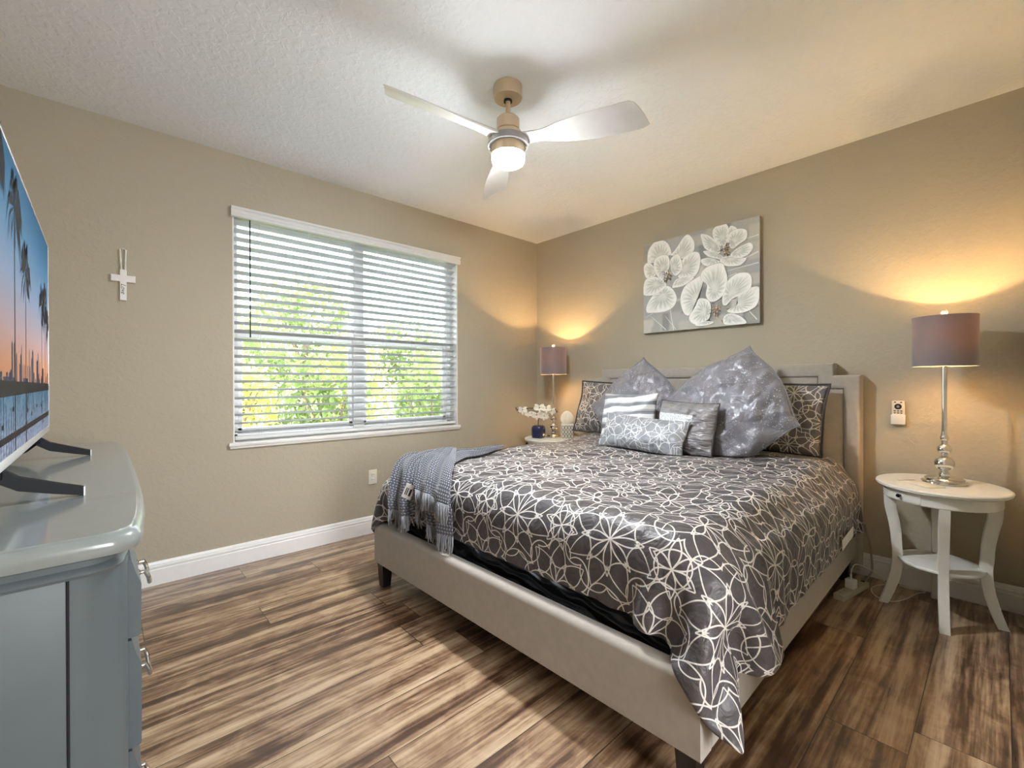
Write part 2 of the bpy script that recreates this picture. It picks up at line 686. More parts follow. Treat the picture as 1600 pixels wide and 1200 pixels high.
MB().box((X0 + .010, .010, ZT - .045), (X1 - .010, .075, ZT - .009), .003).build('head_rail', m_blind, bl)
for xx in (-.74, -.42, -.07, .20, .47, .80):
    c = MB()
    for yy in (.012, .078):
        c.tube([(xx, yy, .036), (xx, yy, ZT - .04)], .0011, 5)
    for k in range(NS):
        c.tube([(xx, .012, zs0 + PIT * k - .004), (xx, .078, zs0 + PIT * k - .004)], .0008, 4)
    c.build('ladder_cord', m_cord, bl)
wd = MB()
wd.tube([(-.808, -.006, ZT - .05), (-.808, -.006, .71)], .0042, 8)
wd.tube([(-.808, .018, ZT - .028), (-.808, -.004, ZT - .032), (-.808, -.006, ZT - .055)], .002, 6)
wd.build('tilt_wand', m_wand, bl)

# ------------------------------------------------------------------ outside: ground and sunlit shrubs
m_ground = simple('lawn_grass', srgb(92, 104, 62), 0.9, noise_amt=0.4, nscale=9, bump=0.4)
structure(MB().box((-14, YW + .3, -0.35), (18, 26, -0.25)).build('ground', m_ground))


def make_leaf_mat(name, dark, mid, lite):
    M = Mat(name, mid, 0.5, spec=0.3)
    v = M.tc('Object')
    n = M.noise(v, 3.0, 4, 0.7)
    M.link(M.ramp(n, [(0.32, dark), (0.5, mid), (0.68, lite)]), 'Base Color')
    nt = M.nt
    tr = nt.nodes.new('ShaderNodeBsdfTranslucent')
    tr.inputs[0].default_value = (*lite, 1)
    mx = nt.nodes.new('ShaderNodeMixShader')
    mx.inputs[0].default_value = 0.4
    nt.links.new(M.b.outputs[0], mx.inputs[1])
    nt.links.new(tr.outputs[0], mx.inputs[2])
    nt.links.new(mx.outputs[0], M.out.inputs[0])
    return M.m


m_leafg = make_leaf_mat('green_leaves', srgb(44, 62, 34), srgb(98, 120, 66), srgb(160, 174, 112))
m_leafy = make_leaf_mat('yellow_green_leaves', srgb(96, 110, 52), srgb(176, 176, 92), srgb(222, 212, 126))
m_bark = simple('grey_bark', srgb(112, 98, 84), 0.9, noise_amt=0.25, bump=0.6)


def leaf_crown(rx, ry, rz, n, size, seed):
    r = random.Random(seed)
    b = MB()
    for _ in range(n):
        while True:
            p = Vector((r.uniform(-1, 1), r.uniform(-1, 1), r.uniform(-1, 1)))
            if 0.25 < p.length < 1 and noise.noise(p * 2.4 + Vector((seed, 0, 0))) > -0.22:
                break
        c = Vector((p.x * rx, p.y * ry, p.z * rz))
        d = Vector((r.gauss(0, 1), r.gauss(0, 1), r.gauss(0, 1))).normalized()
        a = d.cross(Vector((0.3, 0.2, 1))).normalized()
        L = size * r.uniform(.6, 1.3)
        q = a.cross(d) * L * .08
        b.add([c, c + d * L * .45 + a * L * .24 + q, c + d * L, c + d * L * .45 - a * L * .24 + q], [(0, 1, 2, 3)])
    return b


def shrub(x, y, rx, rz, label, mat, seed, n=2600, zc=None, size=.13, trunk=False):
    zc = rz * .92 - .25 if zc is None else zc
    t = thing('garden_tree' if trunk else 'garden_shrub', label, 'tree' if trunk else 'shrub', (x, y, -.25), 0, 'greenery outside the window')
    leaf_crown(rx, rx * .8, rz, n, size, seed).build('foliage', mat, t, loc=(0, 0, zc + .25), smooth=0, recalc=False)
    k = MB()
    k.tube([(0, 0, -.02), (.03, .02, (zc + .25) * .5), (.0, .05, zc + .25)], [.05, .04, .025] if not trunk else [.11, .09, .05], 8)
    for s in range(5):
        a = s * 1.3 + seed
        k.tube([(0, .03, (zc + .25) * .7), (cos(a) * rx * .4, sin(a) * rx * .3, zc + .25 + rz * .1), (cos(a) * rx * .7, sin(a) * rx * .5, zc + .25 + rz * .45)], [.03, .018, .008], 6)
    k.build('trunk' if trunk else 'stem', m_bark, t)
    return t


shrub(0.98, 5.9, .60, 1.0, 'yellow sunlit shrub low in the left window pane, nearest the house', m_leafy, 3, 1700)
shrub(2.22, 5.95, .58, 1.05, 'dense green shrub just right of the centre post of the window', m_leafg, 5, 1700)
shrub(3.72, 5.9, .62, .95, 'low green shrub near the right edge of the window', m_leafg, 8, 1700)
shrub(0.15, 7.5, .60, 1.15, 'green shrub at the far left edge of the window view', m_leafg, 13, 1700)
shrub(1.62, 7.6, .74, 1.35, 'taller green shrub between the yellow shrub and the centre post', m_leafg, 15, 2200)
shrub(3.20, 7.6, .76, 1.25, 'yellow-green shrub in the second row behind the right window pane', m_leafy, 18, 2200)
shrub(4.80, 7.6, .74, 1.20, 'green shrub in the second row at the far right of the window', m_leafg, 19, 2000)
shrub(3.25, 10.2, 1.12, 1.30, 'tall leafy tree rising highest in the middle of the window', m_leafg, 21, 3000, 2.25, .17, True)
shrub(5.75, 10.2, 1.15, 1.05, 'leafy tree beyond the right window pane with a lower crown', m_leafg, 27, 2600, 1.75, .17, True)
shrub(0.80, 10.2, 1.10, 1.00, 'pale yellow-green tree beyond the left window pane', m_leafy, 34, 2200, 1.55, .16, True)

# ------------------------------------------------------------------ ceiling fan
m_tan = simple('champagne_metal', srgb(205, 184, 154), 0.42, 0.35, noise_amt=0.03)
m_blade = simple('pale_grey_blade', srgb(214, 212, 208), 0.32, noise_amt=0.03)
m_ring = simple('mid_grey_ring', srgb(150, 148, 146), 0.4)  # plain grey ring below the blades


def emitter(name, color, strength, side=1.0):
    M = Mat(name, (0.9, 0.9, 0.88), 0.3)
    M.set('Emission Color', (*color, 1))
    lw = M.nt.nodes.new('ShaderNodeLayerWeight')
    lw.inputs[0].default_value = 0.4
    E.nt = M.nt
    geo = M.nt.nodes.new('ShaderNodeNewGeometry')          # a frosted diffuser shines mostly downwards
    _, _, nz = M.sep(geo.outputs['Normal'])
    M.link((E(lw.outputs['Facing']) * (-0.3 * strength) + strength) * ((nz * -(1.0 - side)).max(0.0) + side), 'Emission Strength')
    return M.m


FX, FY = 1.545, 1.712
fan = thing('ceiling_fan', 'three-blade ceiling fan with tan motor, pale blades and lit globe', 'ceiling fan', (FX, FY, ZC))
cp = MB()
cp.lathe([(.0, -.0005), (.069, -.0005), (.073, -.004), (.073, -.064), (.070, -.068), (.0, -.068)], 40)
cp.build('canopy', m_tan, fan)
rd = MB()
rd.lathe([(.020, -.068), (.020, -.074), (.0125, -.078), (.0125, -.142), (.020, -.146), (.028, -.160)], 24)
rd.build('downrod', m_tan, fan)
MB().lathe([(.0, -.074), (.022, -.074), (.022, -.082), (.0, -.082)], 24).build('collar', m_black, fan)
mo = MB()
mo.lathe([(.0, -.150), (.024, -.150), (.028, -.160), (.050, -.165), (.058, -.174), (.0585, -.226), (.0585, -.229), (.0555, -.230), (.0555, -.233),
          (.062, -.236), (.072, -.246), (.074, -.262), (.070, -.268), (.0, -.268)], 48)
mo.build('motor_housing', m_tan, fan)
hb = MB()
hb.lathe([(.0, -.266), (.085, -.266), (.100, -.276), (.104, -.296), (.104, -.312), (.0, -.312)], 48)
hb.build('hub_ring', m_ring, fan)
for k, ang in enumerate((176, 56, -64)):
    b = MB()
    rings = []
    NR = 26
    for i in range(NR):
        t = i / (NR - 1)
        r = lerp(.045, .665, t)
        ch = .085 + .01 * sin(pi * min(1, t * 2.2)) - .030 * math.exp(-((t - .20) / .12) ** 2) + .075 * (1 / (1 + math.exp(-(t - .42) * 11)))
        if t > .94:
            ch *= 1 - .18 * ((t - .94) / .06) ** 2
        pit = radians(lerp(6, 21, min(1, t * 2.6)))
        zc = -.282 - .006 * t
        yc = .010 * sin(pi * t)
        skew = .030 * max(0, (t - .55) / .45) ** 2
        th = lerp(.013, .0035, min(1, t * 1.7))
        sec = []
        for q in range(9):
            s = q / 8 - .5
            cam_ = .013 * (1 - 4 * s * s)
            sec.append((s, cam_ + th * sqrt(max(.06, 1 - 4 * s * s * .94))))
        for q in range(8, -1, -1):
            s = q / 8 - .5
            cam_ = .013 * (1 - 4 * s * s)
            sec.append((s, cam_ - th * sqrt(max(.06, 1 - 4 * s * s * .94))))
        ring = []
        for s, h in sec:
            yy, zz = yc + s * ch, h
            ring.append((r + skew * (s * 2), yy * cos(pit) + zz * sin(pit), zc - yy * sin(pit) + zz * cos(pit)))
        rings.append(ring)
    b.rings(rings)
    b.build('blade', m_blade, fan, rot=(0, 0, radians(ang)), smooth=60)
lk = MB()
lk.lathe([(.0, -.300), (.083, -.300), (.086, -.304), (.086, -.358), (.0, -.358)], 48)
lk.build('light_kit', m_tan, fan)
gl = MB()
gl.lathe([(.0, -.352), (.080, -.352), (.0845, -.358), (.0845, -.380), (.080, -.394), (.066, -.404), (.040, -.409), (.0, -.411)], 48)
gl.build('light_globe', emitter('lit_globe', (0.93, 0.965, 1.0), 175.0, 0.13), fan)

# ------------------------------------------------------------------ bed
BROT = radians(0.9)
BP = Vector((3.505, 1.588, 0.0))
BM = Matrix.Translation(BP) @ Matrix.Rotation(BROT, 4, 'Z')
m_uph = fabric('grey_taupe_upholstery', srgb(172, 166, 157), 420, 0.2, 0.8, 0.35, 0.06)
m_quilt = Mat('black_quilted_knit', srgb(32, 35, 41), 0.42, spec=0.5)
_v = m_quilt.tc('Object')
_wt = m_quilt.nt.nodes.new('ShaderNodeTexWave')
_wt.inputs['Scale'].default_value = 5.0
_wt.inputs['Distortion'].default_value = 5.0
_wt.inputs['Detail'].default_value = 1.0
_wt.inputs['Detail Scale'].default_value = 1.2
m_quilt.nt.links.new(m_quilt.mapping(_v, (1.2, 1.2, 2.2), rot=(.4, .5, .3)), _wt.inputs[0])
m_quilt.bump(_wt.outputs['Fac'], 1.0, 0.035)
m_quilt = m_quilt.m
m_mattress = fabric('white_mattress_ticking', srgb(222, 220, 214), 300)

bed = thing('upholstered_bed', 'king bed with grey-taupe upholstered stepped headboard and low rails', 'bed', BP, BROT)


def offset_poly(P, d):
    n = len(P)
    out = []
    for i in range(n):
        a, b, c = Vector(P[i - 1]), Vector(P[i]), Vector(P[(i + 1) % n])
        e1, e2 = (b - a).normalized(), (c - b).normalized()
        n1, n2 = Vector((e1.y, -e1.x)), Vector((e2.y, -e2.x))
        k = (n1 + n2) / (1 + n1.dot(n2))
        out.append((b.x + k.x * d, b.y + k.y * d))
    return out


HB = [(-1.02, .05), (-1.02, 1.255), (-.885, 1.255), (-.885, 1.332), (.885, 1.332), (.885, 1.255), (1.02, 1.255), (1.02, .05)]
HBC = 0.012                                               # headboard sits a touch left of the rails
TH = 0.105


def hb_ring(d, h):
    return [(-h, HBC + y, z) for y, z in offset_poly(HB, d)]


bd = MB()
bd.rings([hb_ring(0, .004), hb_ring(0, .085), hb_ring(.004, .094), hb_ring(.011, .101), hb_ring(.022, TH), hb_ring(.064, TH), hb_ring(.078, .100),
          hb_ring(.085, .090), hb_ring(.086, .070)], cap1=False)
bd.build('headboard_border', m_uph, bed, smooth=50)
pn = MB()
pn.rings([hb_ring(.0845, .060), hb_ring(.087, .082), hb_ring(.093, .091), hb_ring(.105, .094)], cap0=False)
pn.build('headboard_panel', m_uph, bed, smooth=50)

LX = -2.290                                               # front face of the footboard
RW = 0.985


def rail_profile(th, z0, z1, r=.026):
    """Cross-section (offset from outer face inward, z) with a rolled top."""
    p = [(0, z0 + .004), (0, z1 - r)]
    for k in range(1, 7):
        a = k / 6 * pi / 2
        p.append((r - r * cos(a), z1 - r + r * sin(a)))
    for k in range(0, 7):
        a = k / 6 * pi / 2
        p.append((th - r + r * sin(a), z1 - r + r * cos(a)))
    p += [(th, z0 + .004), (th - .004, z0), (.004, z0)]
    return p


fb = MB()
fb.rings([[(LX + d, y, z) for d, z in rail_profile(.075, .142, .372)] for y in (-RW, -RW + .006, RW - .006, RW)])
fb.build('footboard', m_uph, bed, smooth=40)
for s in (-1, 1):
    sr = MB()
    sr.rings([[(x, s * (RW - d), z) for d, z in rail_profile(.065, .142, .366)] for x in (LX + .077, -.107)])
    sr.build('side_rail', m_uph, bed, smooth=40)
for lx, ly in ((LX + .045, RW - .045), (LX + .045, -RW + .05), (-.16, RW - .05), (-.16, -RW + .05)):
    lg = MB()
    lg.rings([[(lx + a * q, ly + b * q, z) for a, b in ((-1, -1), (1, -1), (1, 1), (-1, 1))] for q, z in ((.024, 0.0), (.033, .1415))])
    lg.build('leg', m_blackwood, bed)
sp = MB()
sp.tube([(-1.15, 0, 0), (-1.15, 0, .14)], .03, 12)
sp.box((-2.2, -.04, .142), (-.11, .04, .19), .004)
for xx in (-2.0, -1.6, -1.2, -.8, -.4):
    sp.box((xx - .04, -RW + .066, .19), (xx + .04, RW - .066, .21), .003)
sp.build('slat_support', m_blackwood, bed)

bx = MB()
bx.box((-2.190, -.905, .212), (-.125, .905, .455), .03, 3, M=BM)
tag(bx.build('box_spring', m_quilt, None), 'black quilted box spring showing under the duvet above the footboard', 'box spring')
mt = MB()
mt.box((-2.165, -.885, .457), (-.125, .885, .660), .045, 4, M=BM)
tag(mt.build('mattress', m_mattress, None), 'thick mattress lying under the grey floral duvet', 'mattress')


# ------------------------------------------------------------------ cloth by position-based relaxation
def sdf_box(P, lo, hi, r):
    """Signed distance and outward normal of a rounded box, vectorised."""
    c, hlf = (np.array(lo) + np.array(hi)) / 2, (np.array(hi) - np.array(lo)) / 2 - r
    q = P - c
    a = np.abs(q) - hlf
    o = np.maximum(a, 0)
    L = np.linalg.norm(o, axis=-1)
    ins = np.minimum(a.max(axis=-1), 0)
    d = L + ins - r
    nrm = np.where(L[..., None] > 1e-9, o / np.maximum(L, 1e-9)[..., None], (a == a.max(axis=-1, keepdims=True)).astype(float)) * np.sign(q)
    return d, nrm


def relax_cloth(P, du, dv, collide, steps=140, iters=10, stiff=0.95, bend=0.25, damp=0.97, g=-4.0, dt=0.02, pin=None):
    prev = P.copy()
    nu, nv = P.shape[:2]
    dd = sqrt(du * du + dv * dv)

    def con(A, B, L, k):
        d = B - A
        n = np.linalg.norm(d, axis=-1, keepdims=True)
        c = d * (0.5 * k * (n - L) / np.maximum(n, 1e-9))
        A += c
        B -= c

    for s in range(steps):
        v = (P - prev) * damp
        prev = P.copy()
        P += v
        P[..., 2] += g * dt * dt
        for _ in range(iters):
            for o in (0, 1):
                m = (nu - o) // 2 * 2
                con(P[o:o + m:2], P[o + 1:o + m + 1:2], du, stiff)
                m = (nv - o) // 2 * 2
                con(P[:, o:o + m:2], P[:, o + 1:o + m + 1:2], dv, stiff)
            for o in (0, 1):
                m = (nu - o) // 2 * 2
                con(P[o:o + m:2, :-1], P[o + 1:o + m + 1:2, 1:], dd, 0.35)
                con(P[o:o + m:2, 1:], P[o + 1:o + m + 1:2, :-1], dd, 0.35)
            for o in (0, 1, 2, 3):
                a = P[o::4]
                b = P[o + 2::4]
                n = min(len(a), len(b))
                con(a[:n], b[:n], 2 * du, bend)
                a = P[:, o::4]
                b = P[:, o + 2::4]
                n = min(a.shape[1], b.shape[1])
                con(a[:, :n], b[:, :n], 2 * dv, bend)
            collide(P, prev)
            if pin is not None:
                pin(P)
    return P


def push(P, prev, lo, hi, r, mar, mu=0.35):
    d, n = sdf_box(P, lo, hi, r)
    h = d < mar
    if h.any():
        P[h] += n[h] * (mar - d[h])[:, None]
        mv = P[h] - prev[h]
        t = mv - n[h] * (mv * n[h]).sum(-1, keepdims=True)
        P[h] -= mu * t


def cloth_obj(name, P, mat, thick, du, dv, sub=1, parent=None, uv0=(0, 0)):
    nu, nv = P.shape[:2]
    b = MB()
    b.v = [tuple(p) for p in P.reshape(-1, 3)]
    b.f = [(i * nv + j, (i + 1) * nv + j, (i + 1) * nv + j + 1, i * nv + j + 1) for i in range(nu - 1) for j in range(nv - 1)]
    b.mi = [0] * len(b.f)
    b.uv = [(uv0[0] + i * du, uv0[1] + j * dv) for i in range(nu) for j in range(nv)]
    o = b.build(name, mat, parent, smooth=180, recalc=False)
    if thick:
        sd = o.modifiers.new('thickness', 'SOLIDIFY')
        sd.thickness = thick
        sd.offset = 0.0
    if sub:
        ss = o.modifiers.new('smooth', 'SUBSURF')
        ss.levels = sub
        ss.render_levels = sub
    return o


m_duvet = floral('charcoal_satin_with_white_floral_lines', srgb(76, 73, 75), srgb(216, 213, 208), 0.44, 0.0022)
DU = 0.026
u0, u1 = -2.425, -0.112
v0, v1 = -1.275, 1.330
NU, NV = int((u1 - u0) / DU) + 1, int((v1 - v0) / DU) + 1
U, V = np.meshgrid(u0 + DU * np.arange(NU), v0 + DU * np.arange(NV), indexing='ij')
rs = np.random.RandomState(4)
D0 = np.stack([U, V, 0.80 + 0.01 * rs.rand(NU, NV)], -1)
D0[..., 2] += 0.010 * np.sin(U * 9 + V * 4) + 0.010 * np.sin(V * 13 - U * 5)


def duvet_collide(P, prev):
    push(P, prev, (-2.205, -.945, .43), (-.09, .945, .705), .115, .014)
    push(P, prev, (-2.20, -1.005, .44), (-.16, -.60, .635), .09, .014)      # the filling bulges at the sides
    push(P, prev, (-2.235, .60, .42), (-.16, 1.050, .620), .09, .014)
    push(P, prev, (-2.19, -.925, .20), (-.09, .925, .60), .03, .014)
    push(P, prev, (LX, -RW, .14), (LX + .075, RW, .372), .025, .012)
    push(P, prev, (LX, -RW, .14), (-.10, -RW + .065, .366), .025, .012)
    push(P, prev, (LX, RW - .065, .14), (-.10, RW, .366), .025, .012)
    np.minimum(P[..., 0], -.108, out=P[..., 0])


BMI = BM.inverted()
# the corners hang in points over the footboard and the near side gathers into one deep fold beside it
PINS = []
for _u, _v, _t, _k in ((u0, v0, (1.245, .455, .215), .10), (-1.95, v0, (1.625, .470, .285), .10), (-2.19, v0, (1.435, .575, .300), .10), (-2.16, v0 + .15, (1.44, .590, .46), .06)):
    PINS.append((int(round((_u - u0) / DU)), int(round((_v - v0) / DU)), np.array(BMI @ Vector(_t)), _k))


def duvet_pin(P):
    for i, j, t, k in PINS:
        d = t - P[i, j]
        for a in range(max(0, i - 2), min(NU, i + 3)):
            for b_ in range(max(0, j - 2), min(NV, j + 3)):
                P[a, b_] += d * k * math.exp(-((a - i) ** 2 + (b_ - j) ** 2) / 3.0)


D = relax_cloth(D0, DU * 1.006, DU * 1.010, duvet_collide, steps=85, iters=9, bend=0.30)
D = relax_cloth(D, DU * 1.006, DU * 1.010, duvet_collide, steps=55, iters=9, bend=0.22, damp=0.9, pin=duvet_pin)
# loft: the filled duvet swells gently between its seams
puff = 0.016 * (np.sin(U * 7.1 + 1.2 * np.sin(V * 3)) * np.sin(V * 6.3 + 0.8 * np.sin(U * 4)) + 0.6)
puff += 0.022 * np.clip((U + 1.4) / 1.2, 0, 1)
top = np.clip((D[..., 2] - .60) / .10, 0, 1)
D[..., 2] += puff * top
DW = np.array([(BM @ Vector(p)) for p in D.reshape(-1, 3)]).reshape(D.shape)
duvet = cloth_obj('duvet', DW, m_duvet, 0.014, DU, DU, 1)
tag(duvet, 'charcoal duvet with white looping flower outlines spread over the bed', 'duvet')
bpy.context.view_layer.update()
_dg = bpy.context.evaluated_depsgraph_get()
BVH = BVHTree.FromObject(duvet, _dg)


def duvet_z(x, y):
    h = BVH.ray_cast(Vector((x, y, 3)), Vector((0, 0, -1)))
    return h[0].z if h[0] is not None else 0.7


m_tagcloth = simple('white_satin_label', srgb(232, 232, 230), 0.5)

# ------------------------------------------------------------------ pillows
m_sham = floral('charcoal_sham_floral', srgb(104, 100, 99), srgb(222, 220, 214), 0.34, 0.0021)
m_oblong = floral('silver_grey_floral', srgb(138, 140, 146), srgb(224, 226, 226), 0.42, 0.0015, 0.35)
m_pip = fabric('dark_grey_piping', srgb(74, 72, 74), 300)
m_insert = fabric('white_pillow_back', srgb(228, 226, 222), 300)


def satin(name, base, sequin=True):
    M = Mat(name, base, 0.32, spec=0.6, sheen=0.2)
    ov, uv = M.tc('Object'), M.tc('UV')
    n = M.noise(ov, 7, 3)
    c = M.ramp(n, [(0.3, tuple(q * .86 for q in base)), (0.7, tuple(q * 1.14 for q in base))])
    if sequin:
        x, y, _ = M.sep(uv)
        d = (x * .35 + y)
        band = M.noise(M.comb(d * 9.0, x * .8, 0.0), 1.0, 1)
        wn = M.noise(uv, 130, 1)
        sp = wn.gt(0.66) * M.noise(uv, 6, 2).gt(0.50)
        c = M.mix(sp * 0.8, c, srgb(228, 230, 234))
        bb = band.gt(0.60)
        c = M.mix(bb * 0.35, c, srgb(96, 95, 99))
        M.bump(wn, 0.12, 0.002)
    M.link(c, 'Base Color')
    M.bump(M.noise(ov, 11, 3, 0.5, 1.0), 0.5, 0.03)
    return M.m


m_euro = satin('grey_satin_with_sequins', srgb(128, 127, 135))
m_euro_pip = satin('grey_satin_edge', srgb(118, 116, 122), False)


def make_stripe():
    M = Mat('white_and_grey_pleated_bands', (0.5, 0.5, 0.5), 0.4, spec=0.5, sheen=0.2)
    uv = M.tc('UV')
    x, y, _ = M.sep(uv)
    wv = M.noise(M.comb(x * 3.2, y * 7.0), 1.0, 1)
    t = ((y + (wv - 0.5) * 0.07 + x * -0.10) * 13.0).fract()
    c = M.ramp(t, [(0.0, srgb(232, 234, 236)), (0.30, srgb(226, 228, 230)), (0.32, srgb(134, 137, 144)), (0.66, srgb(120, 122, 128)),
                   (0.68, srgb(196, 198, 200)), (0.86, srgb(236, 237, 238))], 'CONSTANT')
    M.link(c, 'Base Color')
    M.bump(t, 0.6, 0.012)
    M.bump(M.noise(M.comb(x * 60.0, y * 9.0), 1.0, 2), 0.35, 0.008)
    return M.m


def make_ruched():
    M = Mat('grey_ruched_satin', (0.3, 0.3, 0.3), 0.3, spec=0.6, sheen=0.2)
    uv = M.tc('UV')
    x, y, _ = M.sep(uv)
    base = M.ramp(M.noise(uv, 8, 3), [(0.3, srgb(112, 110, 112)), (0.7, srgb(146, 144, 147))])
    wn = M.noise(uv, 150, 1)
    band = E.m('MULTIPLY', (y - 0.052).abs().lt(0.034), x.lt(0.06))
    seq = M.ramp(wn, [(0.4, srgb(170, 174, 180)), (0.62, srgb(240, 242, 244))])
    M.link(M.mix(band, base, seq), 'Base Color')
    M.bump(M.noise(M.comb(x * 14.0, y * 46.0), 1.0, 2, 0.5, 0.5), 0.9, 0.022)
    return M.m


def pillow(name, label, cat, w, h, t, center, lean, yaw, roll, mats, pip, seed, ears=0.10, bulge=0.0, crumple=1.0, n=34, flange=0.0, piping_label=None, group=None):
    """A stuffed cushion: pinched corners, concave sides, wrinkles; whatever would sink into the duvet is pressed flat on it."""
    Rm = Matrix.Rotation(yaw, 4, 'Z') @ Matrix(((0, sin(lean), -cos(lean), 0), (-1, 0, 0, 0), (0, cos(lean), sin(lean), 0), (0, 0, 0, 1))) @ Matrix.Rotation(roll, 4, 'Z')
    M = Matrix.Translation(center) @ Rm
    off = Vector((seed * 3.1, seed * 1.7, 0))
    K = 2 * n

    def pt(u, v, side):
        cx = 1 - ears * (1 - abs(v) ** 2.2) + bulge * ((1 - v * v) - 4.2 * abs(v) ** 3 * (1 - abs(v)))
        cy = 1 - ears * (1 - abs(u) ** 2.2) + bulge * ((1 - u * u) - 4.2 * abs(u) ** 3 * (1 - abs(u)))
        x, y = w / 2 * u * cx, h / 2 * v * cy
        a = max(0, 1 - abs(u) ** 2.6) ** .62 * max(0, 1 - abs(v) ** 2.6) ** .62
        wr = noise.noise(Vector((x * 9, y * 9, side * 2)) + off) * .013 * crumple + noise.noise(Vector((x * 22, y * 22, side * 4)) + off) * .005 * crumple
        wr += (abs(noise.noise(Vector((x * 6 + y * 2, y * 7 - x * 4, side + 5)) + off)) ** .6 - .45) * .030 * (crumple - 1.0)
        rad = sin(atan2(y, x) * 14 + seed) * .006 * min(1, (u * u + v * v)) * a ** .4
        z = side * (t / 2 * a + (wr + rad) * min(1, a * 3))
        sag = -.016 * a * (1 if v < 0 else .3) * cos(roll)
        bend = .020 * noise.noise(Vector((u * 1.3, v * 1.3, seed)))
        return Vector((x, y + sag, z + bend))

    def settle(p):
        zs = duvet_z(p.x, p.y) + .006
        if p.z < zs:
            p.z = zs + (p.z - zs) * .02
        return p

    b = MB()
    uvs = []
    for side in (1, -1):
        for i in range(K + 1):
            for j in range(K + 1):
                u, v = -1 + 2 * i / K, -1 + 2 * j / K
                u, v = sin(u * pi / 2) * .35 + u * .65, sin(v * pi / 2) * .35 + v * .65
                p = settle(M @ pt(u, v, side))
                b.v.append(tuple(p))
                uvs.append((w / 2 * u + seed * .137, h / 2 * v) if name != 'ruched_pillow' and name != 'pleated_pillow' else (w / 2 * u, h / 2 * v))
        o = 0 if side > 0 else (K + 1) ** 2
        for i in range(K):
            for j in range(K):
                f = (o + i * (K + 1) + j, o + (i + 1) * (K + 1) + j, o + (i + 1) * (K + 1) + j + 1, o + i * (K + 1) + j + 1)
                b.f.append(f if side > 0 else f[::-1])
                b.mi.append(0 if side > 0 else len(mats) - 1)
    b.uv = uvs
    ob = b.build(name, mats, None, smooth=180, recalc=False)
    bm = bmesh.new()
    bm.from_mesh(ob.data)
    bmesh.ops.remove_doubles(bm, verts=bm.verts, dist=0.0004)
    bm.to_mesh(ob.data)
    bm.free()
    tag(ob, label, cat, group)
    if pip is not None:
        e = MB()
        per = [(-1 + 2 * k / 30, -1) for k in range(30)] + [(1, -1 + 2 * k / 30) for k in range(30)] + \
              [(1 - 2 * k / 30, 1) for k in range(30)] + [(-1, 1 - 2 * k / 30) for k in range(30)]
        pts = []
        for u, v in per:
            q = pt(u, v, 1)
            q += Vector((u, v, 0)).normalized() * flange
            pts.append(settle(M @ q))
        pts.append(pts[0])
        e.tube(pts, .0042 + flange * .25, 6)
        e.build('piping', pip, ob, smooth=180)
    return ob


m_stripe, m_ruch = make_stripe(), make_ruched()
R = radians
pillow('floral_sham', 'dark floral pillow sham at the window side of the headboard, behind the pleated cushion', 'pillow', .78, .46, .17,
       (3.275, 2.27, .985), R(15), R(0), R(-2), [m_sham, m_insert], m_pip, 1, .05, flange=.010)
pillow('floral_sham', 'dark floral pillow sham at the headboard nearest the round side table', 'pillow', .80, .46, .17,
       (3.270, 1.125, .982), R(14), R(0), R(-2), [m_sham, m_insert], m_pip, 2, .05, flange=.010)
pillow('satin_euro_pillow', 'plain grey satin pillow standing on its corner, the one nearer the window', 'pillow', .60, .60, .17,
       (3.115, 1.945, 1.01), R(17), R(4), R(45), [m_euro], m_euro_pip, 3, .01, .08, 1.6)
pillow('satin_euro_pillow', 'large crumpled grey satin pillow with sequins, tallest of the pillows', 'pillow', .68, .63, .22,
       (3.000, 1.225, 1.025), R(20), R(-6), R(35), [m_euro], m_euro_pip, 5, .0, .12, 2.0)
pillow('pleated_pillow', 'square cushion with white and grey pleated bands', 'pillow', .45, .41, .14,
       (2.860, 1.865, .935), R(16), R(2), R(1), [m_stripe], None, 6, .07)
pillow('ruched_pillow', 'small grey ruched cushion with a sequin band', 'pillow', .40, .35, .13,
       (2.800, 1.385, .915), R(15), R(-2), R(-2), [m_ruch], m_pip, 7, .04)
pillow('oblong_pillow', 'front oblong silver-grey cushion with white flower outlines', 'pillow', .64, .245, .12,
       (2.690, 1.640, .865), R(24), R(2), R(-3), [m_oblong], None, 8, .06)

# ------------------------------------------------------------------ throw blanket over the window-side foot corner
def make_knit():
    M = Mat('grey_knitted_throw', srgb(132, 135, 142), 0.85, spec=0.2, sheen=0.4)
    uv = M.tc('UV')
    x, y, _ = M.sep(uv)
    k1 = (x * 380.0).sin() * 0.5 + 0.5
    k2 = (y * 480.0 + (x * 190.0).sin() * 1.2).sin() * 0.5 + 0.5
    kk = k1 * k2
    c = M.ramp(kk, [(0.0, srgb(70, 72, 80)), (0.45, srgb(122, 125, 133)), (1.0, srgb(172, 175, 182))])
    c = M.mix(M.noise(uv, 7, 3) * 0.35, c, srgb(104, 106, 114))
    M.link(c, 'Base Color')
    M.bump(kk, 0.6, 0.004)
    return M.m


m_knit = make_knit()
m_fringe = fabric('grey_yarn_fringe', srgb(140, 143, 150), 200, .3, .9, .3, .2)


def polyline(P, t):
    L = [0]
    for a, b in zip(P, P[1:]):
        L.append(L[-1] + (Vector(b) - Vector(a)).length)
    d = t * L[-1]
    for k in range(len(P) - 1):
        if d <= L[k + 1] + 1e-9:
            f = (d - L[k]) / max(1e-9, L[k + 1] - L[k])
            return Vector(P[k]).lerp(Vector(P[k + 1]), f)
    return Vector(P[-1])


